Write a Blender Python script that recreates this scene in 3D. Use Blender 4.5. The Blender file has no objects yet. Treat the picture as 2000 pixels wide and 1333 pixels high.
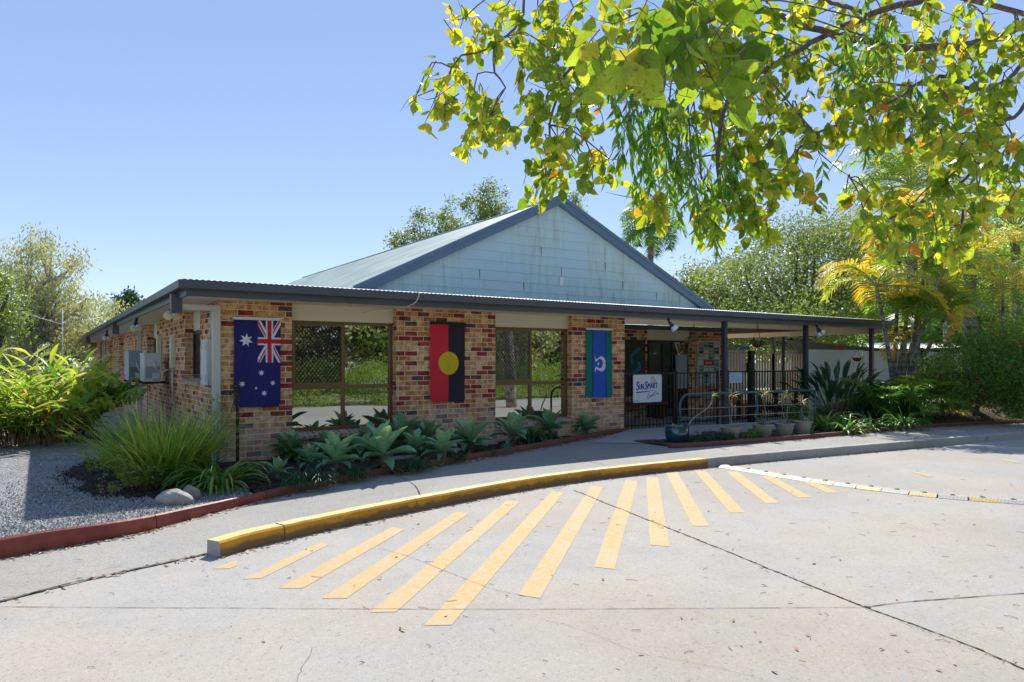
import bpy, math, random
from math import sin, cos, pi, radians as R_
from mathutils import Vector as V, Matrix
random.seed(7)
rnd = random.random
def U(a, b): return a + (b - a) * random.random()
SC = bpy.context.scene
COL = SC.collection

# ------------------------------------------------------------------ camera, sky, sun
F_, HY, CX, H = 1375., 704., 1000., 1.65
TH = math.atan2(3050 - CX, F_)
RX = (sin(TH), -cos(TH)); FX = (cos(TH), sin(TH))
CAM = (-2.241, -11.145)
cam_data = bpy.data.cameras.new('camera'); cam = bpy.data.objects.new('camera', cam_data); COL.objects.link(cam)
cam.location = (CAM[0], CAM[1], H); cam.rotation_euler = (R_(90), 0, TH - R_(90))
cam_data.sensor_width = 36; cam_data.lens = 36 * F_ / 2000; cam_data.shift_y = (HY - 666.5) / 2000
cam_data.clip_start = .05; cam_data.clip_end = 2000
SC.camera = cam
SUN = V((1.70, 2.12, 2.66)).normalized()
w = bpy.data.worlds.new('World'); SC.world = w; w.use_nodes = True
nt = w.node_tree; bg = nt.nodes['Background']
sky = nt.nodes.new('ShaderNodeTexSky'); sky.sky_type = 'NISHITA'; sky.sun_disc = False
sky.sun_elevation = math.asin(SUN.z); sky.sun_rotation = math.atan2(SUN.x, SUN.y)
sky.air_density = .5; sky.dust_density = 0; sky.ozone_density = 2; sky.altitude = 0
hs = nt.nodes.new('ShaderNodeHueSaturation'); hs.inputs['Hue'].default_value = .516; hs.inputs['Saturation'].default_value = 1.22
nt.links.new(sky.outputs[0], hs.inputs['Color']); gm = nt.nodes.new('ShaderNodeGamma'); gm.inputs['Gamma'].default_value = .45
nt.links.new(hs.outputs[0], gm.inputs[0]); nt.links.new(gm.outputs[0], bg.inputs[0]); bg.inputs[1].default_value = .138
sl = bpy.data.lights.new('sun', 'SUN'); sl.energy = 2.0; sl.angle = R_(.53); sl.color = (1, .955, .87)
so = bpy.data.objects.new('sun', sl); COL.objects.link(so); so.rotation_euler = SUN.to_track_quat('Z', 'Y').to_euler()
so.location = (10, 10, 30)
SC.view_settings.view_transform = 'Standard'; SC.view_settings.look = 'None'
SC.view_settings.exposure = 1.84; SC.view_settings.gamma = 1
SC.render.engine = 'CYCLES'
SC.cycles.max_bounces = 7; SC.cycles.transparent_max_bounces = 8

# real-place helpers: a pixel and a plane or a distance give a point of the place
def ray(px):
    a = (px - CX) / F_; return (FX[0] + a * RX[0], FX[1] + a * RX[1])
def at(px, py, d):
    r = ray(px); return V((CAM[0] + d * r[0], CAM[1] + d * r[1], H + (HY - py) / F_ * d))
def G(px, py, z=0.):
    return at(px, py, F_ * (H - z) / (py - HY))
def PY(px, py, y):
    return at(px, py, (y - CAM[1]) / ray(px)[1])
def PX(px, py, x):
    return at(px, py, (x - CAM[0]) / ray(px)[0])

# ------------------------------------------------------------------ materials
MATS = {}
def mat(name, col=(.5, .5, .5), rough=.6, metal=0, spec=.5, noise=None, bump=None, build=None):
    m = bpy.data.materials.new(name); m.use_nodes = True; n = m.node_tree; b = n.nodes['Principled BSDF']
    b.inputs['Base Color'].default_value = (*col, 1); b.inputs['Roughness'].default_value = rough
    b.inputs['Metallic'].default_value = metal; b.inputs['Specular IOR Level'].default_value = spec
    if noise:      # (scale, col2, lo, hi)
        sc, c2, lo, hi = noise
        t = tex(n, 'ShaderNodeTexNoise', sc); t.inputs['Detail'].default_value = 6
        r = ramp(n, t.outputs['Fac'], [(lo, col), (hi, c2)]); n.links.new(r.outputs[0], b.inputs['Base Color'])
    if bump:       # (scale, strength, dist)
        t = tex(n, 'ShaderNodeTexNoise', bump[0]); t.inputs['Detail'].default_value = 5
        bumpn(n, t.outputs['Fac'], bump[1], bump[2])
    if build: build(n, b)
    MATS[name] = m
    return m
def coord(n):
    for x in n.nodes:
        if x.bl_idname == 'ShaderNodeNewGeometry': return x.outputs['Position']
    g = n.nodes.new('ShaderNodeNewGeometry'); return g.outputs['Position']
def tex(n, kind, scale, vec=None):
    t = n.nodes.new(kind); t.inputs['Scale'].default_value = scale
    n.links.new(vec or coord(n), t.inputs['Vector']); return t
def ramp(n, src, stops, interp='LINEAR'):
    r = n.nodes.new('ShaderNodeValToRGB'); r.color_ramp.interpolation = interp
    e = r.color_ramp.elements
    while len(e) < len(stops): e.new(.5)
    for k, (p, c) in enumerate(stops):
        e[k].position = p; e[k].color = (*c, 1) if len(c) == 3 else c
    n.links.new(src, r.inputs[0]); return r
def bumpn(n, src, strength, dist, prev=None):
    bn = n.nodes.new('ShaderNodeBump'); bn.inputs['Strength'].default_value = strength; bn.inputs['Distance'].default_value = dist
    n.links.new(src, bn.inputs['Height'])
    if prev: n.links.new(prev.outputs[0], bn.inputs['Normal'])
    n.links.new(bn.outputs[0], n.nodes['Principled BSDF'].inputs['Normal']); return bn
def mix(n, fac, a, b, mode='MIX'):
    m = n.nodes.new('ShaderNodeMix'); m.data_type = 'RGBA'; m.blend_type = mode
    for i, s in ((0, fac), (6, a), (7, b)):
        if hasattr(s, 'is_linked'): n.links.new(s, m.inputs[i])
        elif i == 0: m.inputs[0].default_value = s
        else: m.inputs[i].default_value = (*s, 1)
    return m.outputs[2]
G3 = lambda v: (v, v, v)

def b_brick(n, b):
    uv = n.nodes.new('ShaderNodeUVMap')
    def bt(c1, c2, mort):
        t = n.nodes.new('ShaderNodeTexBrick'); n.links.new(uv.outputs[0], t.inputs['Vector'])
        t.inputs['Scale'].default_value = 1; t.inputs['Brick Width'].default_value = .24; t.inputs['Row Height'].default_value = .0862
        t.inputs['Mortar Size'].default_value = .0055; t.inputs['Mortar Smooth'].default_value = .15
        t.inputs['Color1'].default_value = (*G3(c1), 1); t.inputs['Color2'].default_value = (*G3(c2), 1); t.inputs['Mortar'].default_value = (*G3(mort), 1)
        t.offset = .5; return t
    t = bt(0, 1, .5); t.inputs['Bias'].default_value = 0
    pal = ramp(n, t.outputs['Color'], [(0, (.64, .38, .17)), (.17, (.70, .46, .24)), (.30, (.54, .25, .09)), (.42, (.64, .39, .18)),
        (.55, (.30, .045, .03)), (.63, (.60, .33, .13)), (.72, (.72, .50, .28)), (.80, (.34, .08, .045)), (.87, (.16, .08, .07)), (.94, (.42, .19, .075))], 'CONSTANT')
    nz = tex(n, 'ShaderNodeTexNoise', 9); nz.inputs['Detail'].default_value = 5; nz.inputs['Roughness'].default_value = .65
    r = ramp(n, nz.outputs['Fac'], [(.43, G3(1)), (.57, (.66, .5, .42)), (.71, (.30, .24, .24))])
    c = mix(n, 1., pal.outputs[0], r.outputs[0], 'MULTIPLY')
    n2 = tex(n, 'ShaderNodeTexNoise', 160); r2 = ramp(n, n2.outputs['Fac'], [(.3, G3(.82)), (.7, G3(1.1))])
    c = mix(n, 1., c, r2.outputs[0], 'MULTIPLY')
    # pale efflorescence low down on the wall
    sx = n.nodes.new('ShaderNodeSeparateXYZ'); n.links.new(coord(n), sx.inputs[0])
    n3 = tex(n, 'ShaderNodeTexNoise', 2.2); n3.inputs['Detail'].default_value = 4
    ad = n.nodes.new('ShaderNodeMath'); ad.operation = 'MULTIPLY_ADD'; n.links.new(n3.outputs['Fac'], ad.inputs[0]); ad.inputs[1].default_value = -1.3; n.links.new(sx.outputs[2], ad.inputs[2])
    r3 = ramp(n, ad.outputs[0], [(-.0, G3(.3)), (.12, G3(0))])
    c = mix(n, r3.outputs[0], c, (.5, .43, .38))
    c = mix(n, 1., c, (1.12, 1.08, 1.04), 'MULTIPLY'); c = mix(n, t.outputs['Fac'], c, (.74, .68, .58))
    n.links.new(c, b.inputs['Base Color'])
    inv = n.nodes.new('ShaderNodeMath'); inv.operation = 'SUBTRACT'; inv.inputs[0].default_value = 1; n.links.new(t.outputs['Fac'], inv.inputs[1])
    b1 = bumpn(n, inv.outputs[0], .8, .006); bumpn(n, n2.outputs['Fac'], .35, .003, b1)
mat('brick', rough=.85, spec=.3, build=b_brick)

def b_sillbrick(n, b):
    uv = n.nodes.new('ShaderNodeUVMap'); t = n.nodes.new('ShaderNodeTexBrick'); n.links.new(uv.outputs[0], t.inputs['Vector'])
    t.inputs['Scale'].default_value = 1; t.inputs['Brick Width'].default_value = .086; t.inputs['Row Height'].default_value = 9; t.offset = 0
    t.inputs['Mortar Size'].default_value = .0055; t.inputs['Mortar'].default_value = (.66, .62, .55, 1)
    t.inputs['Color1'].default_value = (.5, .4, .3, 1); t.inputs['Color2'].default_value = (.3, .15, .1, 1)
    n.links.new(t.outputs['Color'], b.inputs['Base Color'])
mat('sill_brick', rough=.85, build=b_sillbrick)

def b_concrete(base, dark, warm, speck=1.):
    def f(n, b):
        n1 = tex(n, 'ShaderNodeTexNoise', .5); n1.inputs['Detail'].default_value = 8; n1.inputs['Roughness'].default_value = .6
        c = ramp(n, n1.outputs['Fac'], [(.30, tuple(x * .93 for x in base)), (.45, base), (.6, warm), (.72, base)]).outputs[0]
        n2 = tex(n, 'ShaderNodeTexNoise', 210); n2.inputs['Detail'].default_value = 3
        r2 = ramp(n, n2.outputs['Fac'], [(.36, G3(1 - .30 * speck)), (.52, G3(1)), (.66, G3(1 + .16 * speck))])
        c = mix(n, 1., c, r2.outputs[0], 'MULTIPLY')
        v = tex(n, 'ShaderNodeTexVoronoi', 70); rv = ramp(n, v.outputs['Color'], [(.0, G3(.62)), (.2, G3(.96)), (.7, G3(1.02)), (.92, G3(1.12))])
        c = mix(n, min(1, .9 * speck), c, mix(n, 1., c, rv.outputs[0], 'MULTIPLY'))
        n4 = tex(n, 'ShaderNodeTexNoise', 2.3); n4.inputs['Detail'].default_value = 9; n4.inputs['Roughness'].default_value = .72
        r4 = ramp(n, n4.outputs['Fac'], [(.36, G3(.93)), (.52, G3(1.0))])
        c = mix(n, 1., c, r4.outputs[0], 'MULTIPLY')
        n5 = tex(n, 'ShaderNodeTexNoise', 14); n5.inputs['Detail'].default_value = 6
        r5 = ramp(n, n5.outputs['Fac'], [(.64, G3(0)), (.78, G3(.25))]); c = mix(n, r5.outputs[0], c, dark)
        n6 = tex(n, 'ShaderNodeTexNoise', 3.1); n6.inputs['Detail'].default_value = 2; r6 = ramp(n, n6.outputs['Fac'], [(.70, G3(0)), (.74, G3(.35))]); c = mix(n, r6.outputs[0], c, dark)
        n7 = tex(n, 'ShaderNodeTexNoise', .23); r7 = ramp(n, n7.outputs['Fac'], [(.46, G3(1)), (.56, G3(.92))]); c = mix(n, 1., c, r7.outputs[0], 'MULTIPLY')
        n.links.new(c, b.inputs['Base Color'])
        b1 = bumpn(n, n2.outputs['Fac'], .5, .004); bumpn(n, n4.outputs['Fac'], .3, .02, b1)
    return f
mat('concrete', rough=.9, spec=.25, build=b_concrete((.39, .375, .355), (.27, .255, .235), (.415, .375, .325)))
mat('path', rough=.9, spec=.25, build=b_concrete((.345, .335, .315), (.2, .19, .18), (.36, .34, .31), 1.2))
mat('kerb_concrete', rough=.9, build=b_concrete((.42, .40, .36), (.12, .11, .1), (.36, .34, .31), 1.2))

def b_paint(col, col2, under, worn=.62, grime=False):
    def f(n, b):
        n1 = tex(n, 'ShaderNodeTexNoise', 16); n1.inputs['Detail'].default_value = 10; n1.inputs['Roughness'].default_value = .75
        n2 = tex(n, 'ShaderNodeTexNoise', 1.6)
        c = ramp(n, n2.outputs['Fac'], [(.35, col), (.65, col2)]).outputs[0]
        r = ramp(n, n1.outputs['Fac'], [(worn, G3(.08)), (worn + .14, G3(.8))]); c = mix(n, r.outputs[0], c, under)
        n3 = tex(n, 'ShaderNodeTexNoise', 220); r3 = ramp(n, n3.outputs['Fac'], [(.35, G3(.82)), (.6, G3(1.03))])
        c = mix(n, 1., c, r3.outputs[0], 'MULTIPLY')
        if grime:
            sx = n.nodes.new('ShaderNodeSeparateXYZ'); n.links.new(coord(n), sx.inputs[0]); n5 = tex(n, 'ShaderNodeTexNoise', 7); n5.inputs['Detail'].default_value = 8
            ad = n.nodes.new('ShaderNodeMath'); ad.operation = 'MULTIPLY_ADD'; n.links.new(n5.outputs['Fac'], ad.inputs[0]); ad.inputs[1].default_value = -.12; n.links.new(sx.outputs[2], ad.inputs[2])
            r5 = ramp(n, ad.outputs[0], [(0, G3(.8)), (.03, G3(0))]); c = mix(n, r5.outputs[0], c, (.12, .08, .05))
        n.links.new(c, b.inputs['Base Color']); bumpn(n, n3.outputs['Fac'], .4, .004)
    return f
mat('road_paint', rough=.8, build=b_paint((.60, .32, .065), (.52, .35, .13), (.40, .38, .34), .46))
mat('kerb_yellow', rough=.75, build=b_paint((.76, .34, .008), (.62, .27, .008), (.14, .09, .04), .56, True))
mat('kerb_top_sunlit', rough=.8, build=b_paint((.68, .50, .17), (.64, .50, .24), (.5, .45, .36), .57))  # worn yellow of the kerb top, with the sun's paling put into the colour
mat('red_edge', (.22, .035, .025), .55, noise=(6, (.30, .075, .045), .4, .65), bump=(30, .3, .01))
mat('terracotta_edge', (.19, .06, .035), .8, noise=(5, (.12, .05, .04), .4, .65), bump=(60, .5, .008))
mat('slab', rough=.85, build=b_concrete((.42, .42, .42), (.25, .25, .25), (.39, .39, .40), .7))
mat('paving_pale', rough=.85, build=b_concrete((.50, .48, .44), (.35, .33, .3), (.48, .45, .40), .7))

def b_gravel(a, bb, c3, sc, bs=1.):
    def f(n, b):
        v = tex(n, 'ShaderNodeTexVoronoi', sc); v.feature = 'F1'
        c = ramp(n, v.outputs['Color'], [(0, a), (.45, bb), (.8, c3)]).outputs[0]
        d = ramp(n, v.outputs['Distance'], [(.25, G3(1)), (.6, G3(.45))]); c = mix(n, 1., c, d.outputs[0], 'MULTIPLY')
        nz = tex(n, 'ShaderNodeTexNoise', 3); r = ramp(n, nz.outputs['Fac'], [(.3, G3(.8)), (.7, G3(1.1))]); c = mix(n, 1., c, r.outputs[0], 'MULTIPLY')
        n.links.new(c, b.inputs['Base Color'])
        inv = n.nodes.new('ShaderNodeMath'); inv.operation = 'SUBTRACT'; inv.inputs[0].default_value = 1; n.links.new(v.outputs['Distance'], inv.inputs[1])
        bumpn(n, inv.outputs[0], 1., .02 * bs)
    return f
mat('gravel', rough=.85, build=b_gravel((.16, .16, .17), (.36, .36, .37), (.6, .59, .58), 48))
mat('mulch', rough=.95, spec=.1, build=b_gravel((.02, .015, .014), (.06, .045, .04), (.17, .13, .11), 42))
mat('leafy_soil', rough=.95, spec=.1, build=b_gravel((.05, .035, .02), (.14, .10, .07), (.30, .24, .17), 26))
mat('grass_ground', (.13, .15, .05), .95, noise=(1.5, (.26, .24, .13), .4, .6))
mat('pebble', (.25, .25, .26), .8, noise=(30, (.55, .54, .53), .4, .6))
mat('gap', (.06, .052, .045), 1., spec=0)
mat('slate_metal', (.068, .072, .088), .42, noise=(1.2, (.085, .088, .10), .3, .7), bump=(2, .15, .01))
mat('barge_metal', (.10, .165, .24), .42, noise=(2, (.12, .185, .26), .3, .7))
mat('post_metal', (.055, .055, .075), .4)
mat('soffit', (.82, .77, .65), .7, noise=(1.5, (.79, .73, .61), .35, .7))
mat('trim', (.70, .64, .50), .55)
mat('downpipe', (.55, .53, .48), .45)
mat('bronze', (.17, .105, .045), .38, metal=.35)
mat('bronze_dark', (.03, .024, .018), .4, metal=.2)
mat('black_metal', (.012, .011, .012), .4)
mat('screen', (.014, .013, .012), .5)
mat('screen_light', (.14, .135, .11), .45)
mat('white_paint', (.78, .78, .76), .45)
mat('grey_box', (.30, .36, .40), .45); mat('pale_box', (.58, .59, .58), .5); mat('ac_white', (.60, .60, .60), .5)
mat('rail_green', (.025, .085, .095), .35)
mat('rust', (.035, .018, .014), .85, noise=(30, (.10, .04, .02), .5, .7))
mat('picket_beige', (.38, .37, .31), .6)
mat('fence_steel', (.66, .69, .71), .45, noise=(2, (.72, .75, .77), .3, .7))
mat('fence_cream', (.8, .8, .76), .5)
mat('sail_white', (.75, .77, .76), .8); mat('sail_grey', (.16, .19, .21), .85)
mat('cement_roof_grey', (.33, .38, .40), .5)

def b_roof(n, b):
    n1 = tex(n, 'ShaderNodeTexNoise', 1.1); n1.inputs['Detail'].default_value = 7
    c = ramp(n, n1.outputs['Fac'], [(.3, (.36, .45, .42)), (.55, (.26, .34, .31)), (.75, (.16, .21, .19))]).outputs[0]
    n.links.new(c, b.inputs['Base Color'])
mat('roof_green', rough=.5, build=b_roof)
mat('roof_pale', (.70, .71, .70), .45, noise=(2, (.55, .57, .56), .4, .7))
def b_clad(n, b):
    sx = n.nodes.new('ShaderNodeMapping'); sx.inputs['Scale'].default_value = (5.5, 1, .55); n.links.new(coord(n), sx.inputs[0])
    n1 = tex(n, 'ShaderNodeTexNoise', 1.5, sx.outputs[0]); n1.inputs['Detail'].default_value = 8; n1.inputs['Roughness'].default_value = .7
    c = ramp(n, n1.outputs['Fac'], [(.30, (.54, .69, .68)), (.50, (.50, .63, .61)), (.60, (.42, .53, .48)), (.76, (.26, .35, .28))]).outputs[0]
    n2 = tex(n, 'ShaderNodeTexNoise', .7); r2 = ramp(n, n2.outputs['Fac'], [(.36, G3(0)), (.52, G3(1))])
    c = mix(n, r2.outputs[0], (.50, .64, .66), c)
    n.links.new(c, b.inputs['Base Color'])
mat('cladding', rough=.6, build=b_clad)

def glass(name, fac, tint, dark):
    m = bpy.data.materials.new(name); m.use_nodes = True; n = m.node_tree; n.nodes.clear()
    o = n.nodes.new('ShaderNodeOutputMaterial'); g = n.nodes.new('ShaderNodeBsdfGlossy'); g.inputs['Color'].default_value = (*tint, 1); g.inputs['Roughness'].default_value = .01
    d = n.nodes.new('ShaderNodeBsdfDiffuse'); d.inputs['Color'].default_value = (*dark, 1)
    mx = n.nodes.new('ShaderNodeMixShader'); mx.inputs[0].default_value = fac
    n.links.new(d.outputs[0], mx.inputs[1]); n.links.new(g.outputs[0], mx.inputs[2]); n.links.new(mx.outputs[0], o.inputs[0])
    MATS[name] = m
glass('window_glass', .46, (.9, .95, .93), (.012, .013, .013))
glass('dark_glass', .22, (.9, .95, .93), (.02, .02, .02))

def leafmat(name, cols, trans=.5, rough=.45, sheen=None, tscale=1.25):
    m = bpy.data.materials.new(name); m.use_nodes = True; n = m.node_tree; b = n.nodes['Principled BSDF']; o = n.nodes['Material Output']
    a = n.nodes.new('ShaderNodeAttribute'); a.attribute_name = 'tone'
    k = len(cols); r = ramp(n, a.outputs['Fac'], [(i / (k - 1), c) for i, c in enumerate(cols)])
    nz = tex(n, 'ShaderNodeTexNoise', 25); rz = ramp(n, nz.outputs['Fac'], [(.3, G3(.8)), (.7, G3(1.12))])
    c = mix(n, 1., r.outputs[0], rz.outputs[0], 'MULTIPLY')
    if name in ('canopy_leaf', 'ginger_leaf'):
        sp = tex(n, 'ShaderNodeTexNoise', 75); sp.inputs['Detail'].default_value = 5; rs = ramp(n, sp.outputs['Fac'], [(.60, G3(0)), (.66, G3(.75))]); c = mix(n, rs.outputs[0], c, (.26, .13, .03))
        vo = tex(n, 'ShaderNodeTexVoronoi', 95); vo.feature = 'DISTANCE_TO_EDGE'; rr2 = ramp(n, vo.outputs['Distance'], [(.0, G3(1.18)), (.10, G3(.97))]); c = mix(n, 1., c, rr2.outputs[0], 'MULTIPLY')
    n.links.new(c, b.inputs['Base Color']); b.inputs['Roughness'].default_value = rough; b.inputs['Specular IOR Level'].default_value = .35
    t = n.nodes.new('ShaderNodeBsdfTranslucent'); c2 = mix(n, 1., c, (tscale * 1.15, tscale * 1.1, tscale * .55), 'MULTIPLY'); n.links.new(c2, t.inputs['Color'])
    mx = n.nodes.new('ShaderNodeMixShader'); mx.inputs[0].default_value = trans
    n.links.new(b.outputs[0], mx.inputs[1]); n.links.new(t.outputs[0], mx.inputs[2]); n.links.new(mx.outputs[0], o.inputs[0])
    MATS[name] = m
leafmat('canopy_leaf', [(.11, .23, .03), (.21, .34, .035), (.36, .46, .05), (.54, .53, .06), (.64, .48, .08), (.62, .2, .04)], .56, .4, tscale=1.28)
leafmat('narrow_leaf', [(.10, .26, .04), (.18, .38, .05), (.30, .46, .08)], .55, .4)
leafmat('agave_leaf', [(.13, .29, .19), (.22, .43, .25), (.38, .57, .27)], .15, .4)
leafmat('strap_leaf', [(.035, .12, .03), (.08, .21, .035), (.18, .34, .05), (.42, .36, .15)], .3, .4)
leafmat('dark_leaf', [(.02, .065, .035), (.04, .11, .05), (.09, .18, .06)], .2, .4)
leafmat('grass_blade', [(.10, .20, .03), (.22, .38, .06), (.42, .52, .10), (.58, .50, .26)], .45, .45)
leafmat('ginger_leaf', [(.04, .14, .03), (.16, .33, .04), (.46, .56, .10), (.66, .66, .26), (.60, .30, .03)], .45, .4)
leafmat('dead_leaf', [(.10, .05, .02), (.25, .13, .06), (.42, .28, .15)], .2, .8)
leafmat('fig_leaf', [(.045, .09, .03), (.11, .18, .05), (.22, .29, .09), (.38, .42, .17)], .45, .4)
leafmat('gum_leaf', [(.16, .20, .10), (.30, .34, .20), (.44, .46, .27), (.46, .42, .16)], .4, .5)
leafmat('palm_leaf', [(.05, .16, .04), (.15, .30, .05), (.34, .47, .08), (.66, .56, .08), (.74, .44, .05)], .5, .4)
leafmat('bush_leaf', [(.05, .13, .03), (.11, .24, .05), (.25, .38, .08), (.44, .52, .16)], .5, .4)
leafmat('litter', [(.12, .07, .045), (.32, .23, .16), (.55, .48, .40), (.4, .16, .08)], .1, .8)
leafmat('cordyline', [(.20, .10, .07), (.30, .26, .10), (.10, .17, .05), (.45, .40, .25)], .3, .5)
leafmat('red_flower', [(.6, .05, .04), (.75, .12, .10), (.7, .25, .22)], .3, .6)
mat('bark_grey', (.17, .15, .13), .9, noise=(9, (.33, .31, .28), .4, .65), bump=(30, .6, .02))
mat('bark_brown', (.10, .07, .05), .9, noise=(12, (.20, .15, .11), .4, .65), bump=(25, .7, .02))
mat('twig', (.13, .09, .075), .85, noise=(20, (.22, .17, .14), .4, .6))
mat('paper_bark', (.42, .38, .33), .9, noise=(6, (.20, .17, .14), .45, .6), bump=(12, .6, .03))
def b_palmtrunk(n, b):
    mp = n.nodes.new('ShaderNodeMapping'); mp.inputs['Scale'].default_value = (.4, .4, 9); n.links.new(coord(n), mp.inputs[0])
    t = tex(n, 'ShaderNodeTexNoise', 1.2, mp.outputs[0]); t.inputs['Detail'].default_value = 4
    n2 = tex(n, 'ShaderNodeTexNoise', 12); n2.inputs['Detail'].default_value = 5
    c = ramp(n, t.outputs['Fac'], [(.38, (.08, .075, .07)), (.5, (.19, .18, .165)), (.62, (.25, .235, .21))]).outputs[0]
    r = ramp(n, n2.outputs['Fac'], [(.56, G3(0)), (.66, G3(.75))]); c = mix(n, r.outputs[0], c, (.42, .42, .38))
    n.links.new(c, b.inputs['Base Color']); bumpn(n, t.outputs['Fac'], .8, .03)
mat('palm_trunk', rough=.9, build=b_palmtrunk)
mat('cane_stem', (.30, .22, .08), .6, noise=(8, (.20, .22, .09), .4, .6))
mat('crownshaft', (.20, .24, .10), .5)
mat('stone', (.36, .345, .31), .85, noise=(6, (.22, .21, .2), .45, .7), bump=(14, .8, .03))
mat('pot_blue', (.006, .035, .075), .15, spec=.8, noise=(3, (.008, .075, .09), .35, .65))
mat('pot_beige', (.36, .31, .25), .65, noise=(4, (.31, .27, .22), .3, .7))
mat('pot_terracotta', (.34, .12, .06), .8)
mat('coir', (.17, .065, .025), .95, bump=(60, .8, .02))
def b_cloth(col):
    def f(n, b):
        t = tex(n, 'ShaderNodeTexNoise', 420); r = ramp(n, t.outputs['Fac'], [(.3, tuple(x * .86 for x in col)), (.7, tuple(min(1, x * 1.08) for x in col))])
        n.links.new(r.outputs[0], b.inputs['Base Color'])
    return f
for nm, c in (('c_navy', (.016, .012, .13)), ('c_white', (.72, .72, .80)), ('c_red', (.55, .012, .03)), ('c_red2', (.66, .018, .035)), ('c_black', (.016, .015, .024)),
              ('c_yellow', (.66, .45, .006)), ('c_green', (.0, .17, .165)), ('c_blue', (.02, .10, .50)), ('c_sleeve', (.74, .70, .66))):
    mat(nm, c, .8, build=b_cloth(c))
mat('sign_white', (.66, .69, .76), .35); mat('sign_blue', (.015, .02, .26), .5); mat('sign_gold', (.42, .25, .03), .5); mat('sign_ink', (.01, .01, .02), .5)
mat('sign_pale', (.46, .58, .72), .4); mat('sign_cyan', (.02, .2, .5), .5)
mat('mural_base', (.07, .045, .035), .8, noise=(22, (.04, .06, .055), .45, .55)); mat('mural_green', (.02, .09, .05), .8); mat('mural_blue', (.02, .20, .45), .7); mat('mural_ochre', (.30, .07, .03), .8)
mat('paper_white', (.62, .64, .62), .7); mat('paper_red', (.45, .03, .03), .7); mat('paper_navy', (.05, .06, .13), .7); mat('paper_teal', (.07, .25, .28), .7); mat('paper_yellow', (.45, .33, .1), .7); mat('paper_green', (.12, .25, .1), .7)
mat('board_back', (.30, .36, .33), .8)
mat('lamp_white', (.75, .76, .82), .3); mat('lamp_face', (.8, .65, .35), .3); mat('lamp_navy', (.02, .025, .06), .4)
mat('wood_brown', (.16, .06, .035), .6, noise=(9, (.10, .04, .025), .4, .6)); mat('plastic_orange', (.7, .18, .05), .5); mat('plastic_white', (.75, .75, .75), .45); mat('plastic_teal', (.05, .4, .36), .5)
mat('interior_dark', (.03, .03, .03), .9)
def b_chequer(col):
    def f(n, b):
        mp = n.nodes.new('ShaderNodeMapping'); mp.inputs['Rotation'].default_value = (0, 0, .6); n.links.new(coord(n), mp.inputs[0])
        t = n.nodes.new('ShaderNodeTexBrick'); n.links.new(mp.outputs[0], t.inputs['Vector']); t.inputs['Scale'].default_value = 1
        t.inputs['Brick Width'].default_value = .045; t.inputs['Row Height'].default_value = .028; t.inputs['Mortar Size'].default_value = .004
        t.inputs['Color1'].default_value = (*col, 1); t.inputs['Color2'].default_value = (*[x * .9 for x in col], 1); t.inputs['Mortar'].default_value = (*[x * .35 for x in col], 1)
        n.links.new(t.outputs['Color'], b.inputs['Base Color'])
    return f
mat('hump_white', rough=.6, build=b_chequer((.46, .45, .42))); mat('hump_yellow', rough=.6, build=b_chequer((.72, .50, .14))); mat('hump_grey', rough=.6, build=b_chequer((.36, .37, .38)))

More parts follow.
